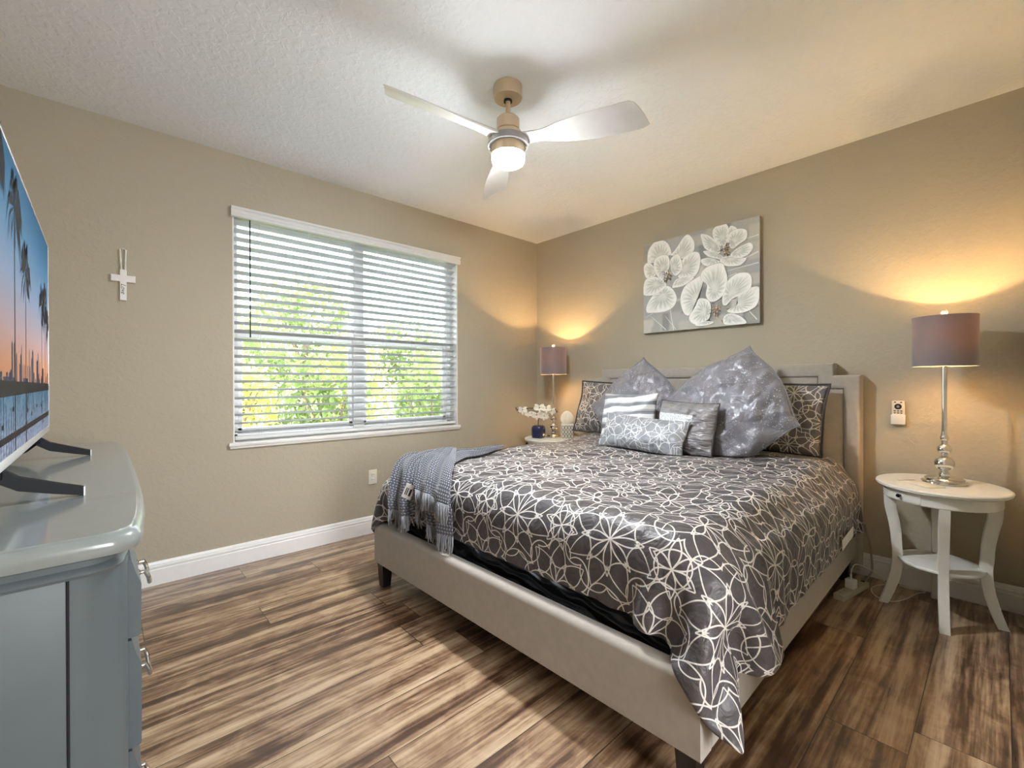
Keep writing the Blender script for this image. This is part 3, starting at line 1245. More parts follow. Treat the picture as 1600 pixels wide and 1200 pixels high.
def drape(left, right, ns, nw, off, pleats, pamp, phase, hem=None):
    """Cloth between two guide lines, laid on the duvet surface with pleats running along its length."""
    rows = []
    for i in range(ns):
        s = i / (ns - 1)
        row = []
        for j in range(nw):
            q = j / (nw - 1)
            a, c = polyline(left, s), polyline(right, s)
            g = a.lerp(c, q)
            if hem is not None:
                g.z += hem(q) * max(0, (s - .55) / .45)
            loc, nr, _, _ = BVH.find_nearest(g)
            outd = Vector((-1 if g.z < .66 else -.25, 0, 1 if g.z > .60 else .1))
            if nr.dot(outd) < 0:
                nr = -nr
            ed = .35 + .65 * min(1, s * 3)
            qq = q + .035 * sin(7 * q + 2.2 * s + phase) + .02 * sin(17 * q)
            h = off + pamp * ed * (1 + sin(2 * pi * pleats * qq + phase + 1.1 * s)) * .5 + .004 * noise.noise(Vector((s * 9, q * 7, phase)))
            pz = loc + nr * h
            if hem is not None and s > .55:
                pz.z = lerp(pz.z, min(pz.z, g.z), min(1, (s - .55) * 4))
            row.append(pz)
        rows.append(row)
    return np.array([[tuple(p) for p in r] for r in rows])


def fringe_obj(P, parent, L, seed, step=1):
    r = random.Random(seed)
    b = MB()
    last, prv = P[-1], P[-3]
    for j in range(0, len(last) - 1):
        for f in (.0, .33, .66):
            p = Vector(last[j]).lerp(Vector(last[j + 1]), f)
            d = (p - Vector(prv[j]).lerp(Vector(prv[j + 1]), f)).normalized() * .35 + Vector((-.05, 0, -.75))
            l = L * r.uniform(.75, 1.15)
            q = p + d * l * .5 + Vector((r.uniform(-.004, .004), r.uniform(-.008, .008), 0))
            e = q + Vector((r.uniform(-.006, .004), r.uniform(-.012, .012), -l * .5))
            b.tube([p - d * .006, q, e], [.0026, .0024, .0030], 5)
    return b.build('fringe', m_fringe, parent, smooth=180)


left = [(2.14, 2.50, .80), (1.75, 2.52, .79), (1.36, 2.46, .78), (1.24, 2.40, .70), (1.19, 2.36, .60), (1.17, 2.31, .50)]
right = [(2.10, 2.38, .80), (1.72, 2.28, .79), (1.40, 2.06, .78), (1.25, 1.86, .70), (1.19, 1.80, .58), (1.17, 1.79, .46)]
T1 = drape(left, right, 46, 60, .016, 4.5, .040, .6, hem=lambda q: .10 * math.exp(-((q - .50) / .11) ** 2))
throw = cloth_obj('throw_blanket', T1, m_knit, .007, 1.3 / 45, .5 / 59, 1)
tag(throw, 'grey knitted throw with fringe draped over the foot of the bed near the window', 'blanket')
fringe_obj(T1, throw, .070, 3)
left2 = [(1.66, 2.40, .81), (1.40, 2.22, .80), (1.25, 2.10, .73), (1.18, 2.06, .66)]
right2 = [(1.64, 2.31, .81), (1.40, 1.98, .80), (1.25, 1.81, .73), (1.18, 1.77, .63)]
T2 = drape(left2, right2, 26, 34, .062, 2.2, .028, 2.2)
flap = cloth_obj('folded_flap', T2, m_knit, .007, .75 / 25, .32 / 33, 1, throw)
fringe_obj(T2, flap, .075, 9)
lt = MB()
_pts = [p for p in T1.reshape(-1, 3) if abs(p[1] - 2.14) < .035 and abs(p[2] - .63) < .06]
c0 = Vector((min(p[0] for p in _pts) - .014, 2.14, .632))
for lo, hi, mi in (((-.001, -.026, -.040), (.001, .026, .040), 0), ((-.0016, -.017, -.022), (-.0009, -.006, .018), 1), ((-.0016, .002, -.022), (-.0009, .007, .018), 1),
                   ((-.0016, .011, -.022), (-.0009, .016, .018), 1)):
    lt.box(lo, hi, mi=mi, M=Matrix.Translation(c0) @ Matrix.Rotation(radians(42), 4, 'Z') @ Matrix.Rotation(radians(24), 4, 'X'))
lt.build('paper_label', [m_tagcloth, m_black], throw)['label'] = 'small white printed label'
_cl = MB()
_cl.box((2.74, .535, .372), (2.98, .537, .425), .0005, 1, M=Matrix.Translation((2.86, .536, .40)) @ Matrix.Rotation(radians(-4), 4, 'Y') @ Matrix.Translation((-2.86, -.536, -.40)))
_cl.build('care_label', m_tagcloth, duvet)['label'] = 'white satin care label'

# ------------------------------------------------------------------ oval side tables
m_knob = simple('dark_bronze_knob', srgb(40, 36, 34), .25, .6)
m_tablew = simple('white_painted_wood', srgb(228, 228, 222), 0.33, noise_amt=0.03)


def ell(a, b, n=64, rot=radians(15)):
    out = []
    for k in range(n):
        t = 2 * pi * k / n
        x, y = a * cos(t), b * sin(t)
        out.append((x * cos(rot) - y * sin(rot), x * sin(rot) + y * cos(rot)))
    return out


def ell_stack(prof, A, B, n=64):
    """prof: (inset, z) rings."""
    return [[(x, y, z) for x, y in ell(A - i, B - i, n)] for i, z in prof]


def side_table(label, loc, group):
    t = thing('side_table', label, 'side table', loc, 0, group)
    A, B, TZ = .288, .260, .680
    b = MB()
    b.rings(ell_stack([(.030, TZ - .024), (.010, TZ - .022), (.003, TZ - .016), (.006, TZ - .012), (0, TZ - .009), (.001, TZ - .004), (.006, TZ)], A, B))
    b.build('table_top', m_tablew, t)
    b = MB()
    b.rings(ell_stack([(.034, TZ - .0245), (.034, TZ - .078), (.037, TZ - .082), (.05, TZ - .082)], A, B))
    b.build('apron', m_tablew, t)
    b = MB()                                                 # curved drawer front let into the apron
    e0 = [p for p in ell(A - .0335, B - .0335, 180)]
    seg = [p for p in e0 if 127 < math.degrees(atan2(p[1], p[0])) % 360 < 169]
    seg.sort(key=lambda p: atan2(p[1], p[0]) % (2 * pi))
    rings = []
    for x, y in seg:
        k = 1 + .0022 / sqrt(x * x + y * y)
        rings.append([(x * .985, y * .985, TZ - .074), (x * k, y * k, TZ - .074), (x * k, y * k, TZ - .030), (x * .985, y * .985, TZ - .030)])
    b.rings(rings)
    dr = b.build('drawer', m_tablew, t)
    an = radians(147)
    kx, ky = [p for p in e0 if abs(math.degrees(atan2(p[1], p[0])) % 360 - 147) < 1.2][0]
    k = MB()
    k.lathe([(.0, 0), (.006, 0), (.0045, .008), (.009, .013), (.010, .018), (.007, .023), (.0, .024)], 16,
            M=Matrix.Translation((kx, ky, TZ - .050)) @ Matrix.Rotation(an, 4, 'Z') @ Matrix.Rotation(pi / 2, 4, 'Y'))
    k.build('knob', m_knob, dr)
    b = MB()
    b.rings(ell_stack([(.004, .258), (0, .262), (0, .270), (.003, .274), (.012, .276)], .178, .168))
    b.build('lower_shelf', m_tablew, t)
    zs = [0, .04, .10, .17, .24, .30, .38, .46, .53, .598]
    rs_ = [.226, .211, .193, .176, .168, .168, .178, .198, .220, .232]
    wd_ = [.040, .042, .044, .046, .046, .046, .047, .049, .051, .052]
    for q in range(4):
        a = radians(8 + 90 * q)
        th_ = a - radians(15)
        r_ap = 1 / sqrt((cos(th_) / (A - .034)) ** 2 + (sin(th_) / (B - .034)) ** 2)
        dr_in = .232 - (r_ap - .027)
        sp_ = spline([(r, w_, z) for r, w_, z in zip(rs_, wd_, zs)], 26)
        rings = []
        for p in sp_:
            r, w_, z = p
            r -= max(0, z - .34) / .258 * dr_in
            rr = []
            for du, dv in ((-.5, -.46), (-.46, -.5), (.46, -.5), (.5, -.46), (.5, .46), (.46, .5), (-.46, .5), (-.5, .46)):
                x, y = r + du * w_, dv * .040
                rr.append((x * cos(a) - y * sin(a), x * sin(a) + y * cos(a), z))
            rings.append(rr)
        lg = MB()
        lg.rings(rings)
        lg.build('leg', m_tablew, t, smooth=40)
    return t


side_table('white oval side table with curved legs standing right of the bed', (3.216, .213, 0), 'matching white oval side tables')
tb = copy_tree([o for o in COL.objects if o.name == 'side_table'][0])
tb.location = (3.215, 2.935, 0)
tb['label'] = 'white oval side table in the corner, mostly hidden behind the bed'


# ------------------------------------------------------------------ table lamps
def make_shade():
    m = bpy.data.materials.new('charcoal_lampshade_fabric')
    m.use_nodes = True
    nt = m.node_tree
    b = nt.nodes['Principled BSDF']
    b.inputs['Base Color'].default_value = (*srgb(112, 110, 113), 1)
    b.inputs['Roughness'].default_value = .7
    b.inputs['Sheen Weight'].default_value = .5
    tc = nt.nodes.new('ShaderNodeTexCoord')
    nz = nt.nodes.new('ShaderNodeTexNoise')
    nz.inputs['Scale'].default_value = 60
    mp = nt.nodes.new('ShaderNodeMapping')
    mp.inputs['Scale'].default_value = (1, 1, 5)
    nt.links.new(tc.outputs['Object'], mp.inputs[0])
    nt.links.new(mp.outputs[0], nz.inputs[0])
    bp = nt.nodes.new('ShaderNodeBump')
    bp.inputs['Strength'].default_value = .25
    bp.inputs['Distance'].default_value = .002
    nt.links.new(nz.outputs[0], bp.inputs['Height'])
    nt.links.new(bp.outputs[0], b.inputs['Normal'])
    tr = nt.nodes.new('ShaderNodeBsdfTranslucent')
    tr.inputs[0].default_value = (*srgb(206, 150, 138), 1)
    mx = nt.nodes.new('ShaderNodeMixShader')
    mx.inputs[0].default_value = .011
    nt.links.new(b.outputs[0], mx.inputs[1])
    nt.links.new(tr.outputs[0], mx.inputs[2])
    nt.links.new(mx.outputs[0], nt.nodes['Material Output'].inputs[0])
    return m


m_shade = make_shade()
m_liner = Mat('warm_white_shade_liner', srgb(236, 226, 205), .7)
_t = m_liner.nt.nodes.new('ShaderNodeBsdfTranslucent')
_t.inputs[0].default_value = (*srgb(240, 214, 190), 1)
_x = m_liner.nt.nodes.new('ShaderNodeMixShader')
_x.inputs[0].default_value = .35
m_liner.nt.links.new(m_liner.b.outputs[0], _x.inputs[1])
m_liner.nt.links.new(_t.outputs[0], _x.inputs[2])
m_liner.nt.links.new(_x.outputs[0], m_liner.out.inputs[0])
m_liner = m_liner.m
m_bulb = emitter('warm_bulb', (1.0, .62, .28), 30.0)
m_crystal = simple('clear_finial', (0.85, 0.85, 0.86), 0.05, 0.6, noise_amt=0.02)
LAMP_W = 14.0


def table_lamp(label, loc):
    t = thing('table_lamp', label, 'lamp', loc, 0, 'matching chrome table lamps')
    b = MB()
    b.lathe([(.0, 0), (.090, 0), (.093, .004), (.092, .010), (.084, .014), (.080, .016), (.079, .024), (.070, .031), (.045, .036), (.026, .042), (.022, .050),
             (.0, .051)], 48)
    b.build('lamp_base', m_chrome, t)
    b = MB()
    pr = [(.0, .048), (.020, .048), (.024, .054), (.019, .060)]
    for R_, zc in ((.042, .104), (.030, .179), (.0185, .238)):
        for k in range(1, 16):
            a = -pi / 2 + pi * k / 16
            pr.append((R_ * cos(a) if R_ * cos(a) > .012 else .012, zc + R_ * sin(a) * (.98 if R_ < .03 else .95)))
        pr.append((.0125, zc + R_ + .002))
    pr += [(.0125, .262), (.0105, .266), (.0105, .272), (.0105, .652), (.0105, .660), (.0, .660)]
    b.lathe(pr, 40)
    b.build('stem', m_chrome, t)
    b = MB()
    RO, Z0, Z1 = .128, .612, .872
    b.lathe([(RO, Z0), (RO, Z1)], 64, cap=False)
    b.lathe([(RO - .003, Z0 + .001), (RO - .003, Z1 - .001)], 64, mi=1, cap=False)
    b.lathe([(RO + .0004, Z0), (RO + .0012, Z0 + .004), (RO - .003, Z0 + .004), (RO - .0034, Z0)], 64, cap=False)
    b.lathe([(RO + .0004, Z1), (RO + .0012, Z1 - .004), (RO - .003, Z1 - .004), (RO - .0034, Z1)], 64, cap=False)
    b.build('lamp_shade', [m_shade, m_liner], t, smooth=60, recalc=False)
    b = MB()
    for k in range(3):
        a = 2 * pi * k / 3
        b.tube([(0, 0, Z1 - .02), ((RO - .003) * cos(a), (RO - .003) * sin(a), Z1 - .006)], .0018, 5)
    b.tube([(0, 0, .655), (0, 0, .690)], .015, 12)
    b.tube([(.013, 0, .69), (.045, 0, .73), (.045, 0, .80), (.004, 0, Z1 - .018)], .0016, 5)
    b.tube([(-.013, 0, .69), (-.045, 0, .73), (-.045, 0, .80), (-.004, 0, Z1 - .018)], .0016, 5)
    b.tube([(0, 0, Z1 - .024), (0, 0, Z1 + .006)], .003, 6)
    b.build('harp', m_chrome, t)
    b = MB()
    b.lathe([(.0, .69), (.012, .69), (.014, .705), (.026, .725), (.030, .745), (.026, .765), (.012, .778), (.0, .780)], 20)
    b.build('bulb', m_bulb, t)
    b = MB()
    b.lathe([(.0, Z1 + .003), (.008, Z1 + .004), (.006, Z1 + .010), (.013, Z1 + .016), (.0155, Z1 + .024), (.012, Z1 + .033), (.0, Z1 + .037)], 20)
    b.build('finial', m_crystal, t)
    return t


table_lamp('chrome table lamp with charcoal drum shade on the side table right of the bed', (3.255, .198, .6805))
lp2 = copy_tree([o for o in COL.objects if o.name == 'table_lamp'][0])
lp2.location = (3.255, 2.955, .6805)
lp2['label'] = 'chrome table lamp with glowing drum shade in the far corner behind the bed'
for _loc in ((3.255, .198), (3.255, 2.955)):
    lamp('lamp_light', 'POINT', (*_loc, .6805 + .770), LAMP_W, (1.0, .64, .28), shadow_soft_size=.022)

# notepad on the right table
np_ = MB()
_M = Matrix.Translation((3.128, .272, .6805)) @ Matrix.Rotation(radians(-39), 4, 'Z')
np_.box((-.056, -.085, 0), (.036, .085, .006), .001, M=_M)
np_.box((-.056, .070, .0055), (.036, .085, .0068), mi=1, M=_M)
tag(np_.build('notepad', [simple('cream_paper', srgb(226, 220, 204), .7), simple('grey_binding', srgb(170, 165, 155), .6)]),
    'thin cream notepad lying beside the lamp base on the right side table', 'notepad')

# ------------------------------------------------------------------ things on the corner table
m_navy = simple('navy_blue_glaze', srgb(34, 40, 74), .18, noise_amt=.15, coat=.5)
m_petal = simple('white_orchid_petal', srgb(240, 236, 222), .5, noise_amt=.04)
m_stemg = simple('dark_green_stem', srgb(48, 52, 34), .5)
m_throat = simple('yellow_orchid_throat', srgb(196, 160, 70), .5)
m_bud = simple('dark_orchid_bud', srgb(104, 84, 62), .6)
vs = thing('flower_vase', 'small square navy vase with white orchids on the corner table', 'vase', (3.098, 3.008, .6805))
b = MB()
rg = []
for q, z in ((.046, 0), (.052, .004), (.055, .03), (.056, .08), (.052, .108), (.044, .118), (.036, .122)):
    rg.append([(q * sx * k1, q * sy * k2, z) for sx, sy, k1, k2 in ((-1, -1, .7, 1), (1, -1, .7, 1), (1, -1, 1, .7), (1, 1, 1, .7), (1, 1, .7, 1), (-1, 1, .7, 1), (-1, 1, 1, .7), (-1, -1, 1, .7))])
b.rings(rg)
b.build('vase_body', m_navy, vs, rot=(0, 0, radians(20)))
vR = Vector((.737, -.675, 0))                     # spray spreads sideways
sts = MB()
main = spline([(0, 0, .10), (.0, .0, .17), vR * .03 + Vector((0, 0, .24)), vR * -.03 + Vector((0, 0, .285)), vR * -.14 + Vector((0, 0, .28)), vR * -.21 + Vector((0, 0, .265))], 20)
sts.tube(main, .0035, 6)
sts.tube(spline([(0, 0, .10), vR * .01 + Vector((0, 0, .20)), vR * .08 + Vector((0, 0, .28)), vR * .17 + Vector((0, 0, .262))], 12), .003, 6)
sts.build('flower_stem', m_stemg, vs)


def orchid(parent, c, face, size, seed):
    r = random.Random(seed)
    z = Vector(face).normalized()
    x = z.cross(Vector((0, 0, 1))).normalized()
    y = x.cross(z) * -1
    Mx = Matrix((( x.x, y.x, z.x, c[0]), (x.y, y.y, z.y, c[1]), (x.z, y.z, z.z, c[2]), (0, 0, 0, 1)))
    b = MB()
    for a, L, W in ((90, 1, .55), (210, 1, .55), (330, 1, .55), (15, 1.0, .95), (165, 1.0, .95)):
        a = radians(a + r.uniform(-8, 8))
        vs_, fs_ = [], []
        n, k = 7, 5
        for i in range(n):
            t = i / (n - 1)
            wd = W * sin(pi * min(.97, t * .92 + .07)) ** .7 * .5
            for j in range(k):
                s = j / (k - 1) * 2 - 1
                px, py = t * L, s * wd
                vs_.append(Vector((px * cos(a) - py * sin(a), px * sin(a) + py * cos(a), .22 * t - .35 * t * t + .12 * s * s + (.05 if W < .8 else .10))) * size)
        fs_ = [(i * k + j, (i + 1) * k + j, (i + 1) * k + j + 1, i * k + j + 1) for i in range(n - 1) for j in range(k - 1)]
        b.add(vs_, fs_, 0, Mx)
    b.lathe([(.0, .05 * size), (.10 * size, .10 * size), (.13 * size, .22 * size), (.0, .34 * size)], 8, mi=1, M=Mx)
    o = b.build('orchid_bloom', [m_petal, m_throat], parent, smooth=180)
    sd = o.modifiers.new('thickness', 'SOLIDIFY')
    sd.thickness = .0012
    return o


fdir = Vector((-.72, -.66, .05))
for i, (s, z, sz, up) in enumerate(((-.150, .272, .050, .1), (-.095, .235, .040, -.25), (.010, .290, .056, .25), (-.015, .225, .055, -.2), (.055, .215, .050, -.3), (.075, .285, .052, .2), (.125, .262, .045, .1),
                                    (.050, .255, .045, .0))):
    orchid(vs, vR * s + Vector((-.01, -.01, z)) + fdir * (.012 * (i % 3)), fdir + vR * (s * 2.0) + Vector((0, 0, up)), sz, i)
for s, z in ((-.205, .268), (-.215, .285), (-.19, .250), (.165, .268), (.178, .252)):
    p = vR * s + Vector((0, 0, z))
    bud = MB()
    bud.lathe([(.0, -.011), (.006, -.006), (.0075, .002), (.004, .010), (.0, .012)], 8, c=p)
    bud.build('flower_bud', m_bud, vs)

orn = thing('shell_ornament', 'white ribbed shell ornament on a lattice patterned block on the corner table', 'ornament', (3.245, 2.772, .6805), radians(225 - 180))
b = MB()
b.box((-.050, -.056, 0), (.050, .056, .142), .004)
b.build('block', simple('white_carved_block', srgb(222, 214, 198), .5), orn)
lt_ = MB()
for r_ in range(3):
    for c_ in range(4):
        cy_, cz_ = -.042 + .028 * c_, .030 + .040 * r_
        pts = [(-.0515, cy_ + .012 * cos(a), cz_ + .017 * sin(a)) for a in [2 * pi * k / 14 for k in range(15)]]
        lt_.tube(pts, .0022, 5)
lt_.build('lattice_pattern', simple('dark_grey_lattice', srgb(92, 86, 80), .5), orn)['label'] = 'dark grey oval lattice'
b = MB()
NA, rg = 84, []
for k in range(12):
    t = k / 11
    r_ = []
    for j in range(NA):
        a = 2 * pi * j / NA
        wy = .058 * sin(pi * min(1, .16 + .80 * t)) ** .6 * (1 if t < .97 else .8)
        rib = 1 + .12 * sin(a * 14)
        r_.append((.024 * cos(a) * rib * sin(pi * (.12 + .80 * t)) ** .5, wy * sin(a) * rib, .142 + .118 * t + .004 * cos(3 * a) * t))
    rg.append(r_)
b.rings(rg)
b.build('shell', simple('ivory_shell', srgb(238, 228, 206), .45, noise_amt=.05), orn, smooth=60)

# ------------------------------------------------------------------ fan remote, outlet, cross
m_ivory = simple('ivory_plastic', srgb(232, 226, 208), .4, noise_amt=.02)
rm = thing('fan_remote', 'white fan remote in its holder on the wall beside the headboard', 'remote control', (XW - .0005, .413, 1.030), pi / 2)
b = MB()                                           # local: +y points into the wall after the turn, x runs along it
b.box((-.030, .004, -.052), (.030, .024, .068), .006, 3)
b.build('remote_body', m_ivory, rm)
b = MB()
b.box((-.033, .001, -.072), (.033, .030, -.014), .003)
b.build('holder', m_white, rm)
bt = MB()
bt.lathe([(.0, 0), (.017, 0), (.017, .0018), (.0, .0022)], 24, M=Matrix.Translation((0, .024, .034)) @ Matrix.Rotation(-pi / 2, 4, 'X') @ Matrix.Diagonal((1, 1, 1, 1)))
bt.lathe([(.0, 0), (.007, 0), (.007, .0012), (.0, .0014)], 16, mi=1, M=Matrix.Translation((0, .026, .034)) @ Matrix.Rotation(-pi / 2, 4, 'X'))
for zz in (.008, -.004):
    for xx in (-.015, 0, .015):
        bt.box((xx - .005, .0235, zz - .0028), (xx + .005, .0258, zz + .0028), .0008)
for xx in (-.014, .014):
    bt.box((xx - .005, .0235, .057), (xx + .005, .0258, .0625), .0008)
bt.build('buttons', [m_black, simple('grey_button', srgb(150, 148, 146), .5)], rm)

ol = thing('wall_outlet', 'small ivory wall outlet low beside the window-side corner of the duvet', 'outlet', (1.615, YW - .0005, .452))
b = MB()
b.box((-.036, -.006, -.058), (.036, 0, .058), .003)
b.build('cover_plate', m_ivory, ol)
b = MB()
for zz in (-.020, .020):
    b.box((-.014, -.0078, zz - .013), (.014, -.0055, zz + .013), .002)
    for xx in (-.006, .006):
        b.box((xx - .001, -.0082, zz - .004), (xx + .001, -.0074, zz + .006), mi=1)
b.build('socket', [m_white, m_black], ol)

cr = thing('wall_cross', 'white wooden cross with the word Love hanging on the wall left of the window', 'cross', (.0905, YW - .0005, 1.800))
CW = .0155
P_ = [(-CW, -.103), (CW, -.103), (CW, .004), (.055, .004), (.055, .043), (CW, .043), (CW, .076), (-CW, .076), (-CW, .043), (-.055, .043), (-.055, .004), (-CW, .004)]
rings = []
for d, i in ((-.001, 0), (-.013, 0), (-.0155, .0025)):
    Q = offset_poly([(x, z) for x, z in P_][::-1], i)
    rings.append([(x, d, z) for x, z in Q])
b = MB()
b.rings(rings)
b.build('cross_body', m_white, cr, smooth=20)
b = MB()
for sx, lean in ((-.008, -.0006), (.009, .0003)):
    for k in range(17):
        z = .080 + k * .0068
        b.lathe([(.0, -.0036), (.0045, -.0028), (.0058, 0), (.0045, .0028), (.0, .0036)], 10, c=(sx + lean * k * .6, -.008, z))
b.tube([(-.014, -.008, .192), (-.008, -.009, .198), (.003, -.009, .199), (.010, -.008, .192)], .0014, 5)
b.lathe([(.0, -.006), (.003, -.006), (.003, .004), (.0, .004)], 8, M=Matrix.Translation((0, -.006, .196)) @ Matrix.Rotation(pi / 2, 4, 'X'))
b.build('bead_loop', simple('white_wood_bead', srgb(226, 224, 216), .5), cr, smooth=60)


def text_obj(name, s, size, mat, parent, M, shear=0.0, ext=.0004):
    cu = bpy.data.curves.new(name, 'FONT')
    cu.body = s
    cu.size = size
    cu.shear = shear
    cu.extrude = ext
    cu.align_x = 'CENTER'
    cu.align_y = 'CENTER'
    tmp = bpy.data.objects.new(name + '_tmp', cu)
    COL.objects.link(tmp)
    bpy.context.view_layer.update()
    me = bpy.data.meshes.new_from_object(tmp.evaluated_get(bpy.context.evaluated_depsgraph_get()))
    bpy.data.objects.remove(tmp, do_unlink=True)
    me.transform(M)
    me.materials.clear()
    me.materials.append(mat)
    o = bpy.data.objects.new(name, me)
    COL.objects.link(o)
    o.parent = parent
    return o


text_obj('lettering', 'Love', .030, m_black, cr, Matrix.Translation((.0, -.0158, -.036)) @ Matrix.Rotation(pi / 2, 4, 'X') @ Matrix.Rotation(-pi / 2, 4, 'Z'), .35)

# ------------------------------------------------------------------ canvas with white flowers
pic = thing('canvas_picture', 'unframed canvas of three white magnolia flowers on grey above the headboard', 'picture', (XW - .001, 1.637, 2.025), -pi / 2)
# local: x to the right as seen, y away from the wall is negative
WP, HP, DP = .936, .772, .040
b = MB()
b.box((-WP / 2, -DP, -HP / 2), (WP / 2, 0, HP / 2), .002)
b.build('canvas', simple('grey_canvas_edge', srgb(132, 132, 128), .7), pic)


def colmat(name, rough=.6, bump=.0):
    M = Mat(name, (0.5, 0.5, 0.5), rough, spec=.3)
    a = M.nt.nodes.new('ShaderNodeVertexColor')
    a.layer_name = 'Col'
    if bump:
        v = M.tc('Object')
        n = M.noise(v, 40, 4, .6, 1.5)
        c = M.mix(n * .25, a.outputs[0], srgb(236, 238, 236))
        M.link(c, 'Base Color')
        M.bump(M.noise(v, 160, 3), bump, .002)
    else:
        M.link(a.outputs[0], 'Base Color')
    return M.m


m_paint = colmat('brushed_oil_paint', .55, .35)
PETALS = [["A",[-0.238,0.073],[[[-0.417,0.216],[-0.411,0.316],[-0.355,0.375],[-0.29,0.374],[-0.237,0.328],[-0.216,0.255],[-0.259,0.244],[-0.323,0.257],[-0.356,0.214],[-0.383,0.22]],[[-0.211,0.244],[-0.165,0.282],[-0.104,0.355],[-0.065,0.364],[-0.026,0.308],[-0.026,0.242],[-0.065,0.213],[-0.114,0.195],[-0.134,0.228],[-0.185,0.238]],[[-0.114,0.175],[-0.045,0.218],[0.012,0.206],[0.026,0.147],[0.012,0.075],[-0.026,0.036],[-0.095,0.038],[-0.145,0.057],[-0.115,0.099]],[[-0.457,0.183],[-0.423,0.217],[-0.378,0.188],[-0.35,0.123],[-0.367,0.096],[-0.434,0.098]],[[-0.423,-0.138],[-0.367,-0.065],[-0.27,-0.01],[-0.207,-0.04],[-0.171,-0.113],[-0.196,-0.177],[-0.27,-0.207],[-0.379,-0.204],[-0.424,-0.194]],[[-0.457,0.02],[-0.434,0.077],[-0.356,0.084],[-0.28,0.041],[-0.259,-0.002],[-0.302,-0.035],[-0.378,-0.058],[-0.457,-0.042]],[[-0.196,-0.022],[-0.165,0.031],[-0.085,0.046],[-0.026,0.026],[-0.065,-0.005],[-0.115,-0.025],[-0.165,-0.027]],[[-0.35,0.233],[-0.29,0.251],[-0.237,0.23],[-0.227,0.149],[-0.269,0.098],[-0.291,0.053],[-0.34,0.111],[-0.361,0.175]],[[-0.211,0.205],[-0.155,0.232],[-0.125,0.177],[-0.12,0.11],[-0.165,0.07],[-0.196,0.095],[-0.211,0.146]]]],["B",[0.23,0.186],[[[0.146,0.295],[0.142,0.359],[0.186,0.384],[0.23,0.38],[0.252,0.332],[0.247,0.262],[0.221,0.223],[0.186,0.24]],[[0.247,0.306],[0.265,0.355],[0.303,0.336],[0.307,0.309],[0.264,0.275]],[[0.252,0.243],[0.264,0.302],[0.315,0.32],[0.373,0.297],[0.373,0.241],[0.332,0.216],[0.281,0.192]],[[0.05,0.345],[0.106,0.323],[0.151,0.276],[0.186,0.222],[0.177,0.17],[0.124,0.2],[0.078,0.238],[0.059,0.288]],[[0.069,0.212],[0.124,0.2],[0.195,0.158],[0.221,0.117],[0.177,0.134],[0.105,0.168]],[[0.273,0.15],[0.323,0.183],[0.397,0.201],[0.417,0.162],[0.389,0.125],[0.331,0.111],[0.281,0.122]],[[0.05,0.151],[0.105,0.154],[0.168,0.127],[0.186,0.097],[0.123,0.091],[0.068,0.111]],[[0.195,0.122],[0.247,0.138],[0.331,0.111],[0.372,0.094],[0.331,0.059],[0.264,0.064],[0.221,0.081]]]],["C",[0.163,-0.26],[[[0.323,-0.166],[0.396,-0.134],[0.452,-0.138],[0.456,-0.211],[0.428,-0.266],[0.364,-0.293],[0.298,-0.294],[0.247,-0.27],[0.314,-0.234]],[[0.221,-0.106],[0.255,-0.05],[0.315,-0.016],[0.38,-0.024],[0.405,-0.066],[0.396,-0.134],[0.348,-0.161],[0.281,-0.186],[0.238,-0.224],[0.212,-0.203]],[[-0.115,-0.121],[-0.085,-0.049],[-0.026,-0.011],[0.05,0.013],[0.05,-0.052],[0.021,-0.131],[-0.007,-0.192],[-0.046,-0.263],[-0.085,-0.249],[-0.11,-0.188]],[[-0.046,-0.291],[0.002,-0.212],[0.031,-0.16],[0.096,-0.178],[0.118,-0.236],[0.105,-0.308],[0.058,-0.349],[-0.008,-0.342]],[[0.05,0.031],[0.096,0.073],[0.195,0.082],[0.221,0.036],[0.238,-0.038],[0.221,-0.124],[0.177,-0.171],[0.123,-0.182],[0.087,-0.131],[0.096,-0.059],[0.059,-0.016]],[[0.221,-0.32],[0.264,-0.298],[0.331,-0.324],[0.372,-0.371],[0.331,-0.38],[0.229,-0.37]],[[0.002,-0.357],[0.049,-0.343],[0.105,-0.335],[0.141,-0.348],[0.105,-0.362],[0.049,-0.366]]]]]
r = random.Random(11)
pb = MB()
pb.col = []


def padd(verts, faces, cols):
    pb.add(verts, faces)
    pb.col.extend([(*c, 1) for c in cols])


NXg, NZg = 46, 38
blocks = [(r.uniform(-.5, .5), r.uniform(-.42, .42), r.uniform(.03, .13), r.uniform(.03, .10), r.choice([(150, 150, 144), (186, 184, 174), (168, 170, 166), (128, 130, 128), (202, 200, 190), (160, 162, 166)])) for _ in range(70)]
vs_, cs_ = [], []
for i in range(NXg):
    for j in range(NZg):
        x, z = -WP / 2 + WP * i / (NXg - 1), -HP / 2 + HP * j / (NZg - 1)
        c = (170, 170, 164)
        for bx_, bz_, bw_, bh_, bc_ in blocks:
            if abs(x - bx_) < bw_ and abs(z - bz_) < bh_:
                c = bc_
        vs_.append((x, -DP - .0004, z))
        cs_.append(srgb(*c))
padd(vs_, [(i * NZg + j, (i + 1) * NZg + j, (i + 1) * NZg + j + 1, i * NZg + j + 1) for i in range(NXg - 1) for j in range(NZg - 1)], cs_)
lev = 1
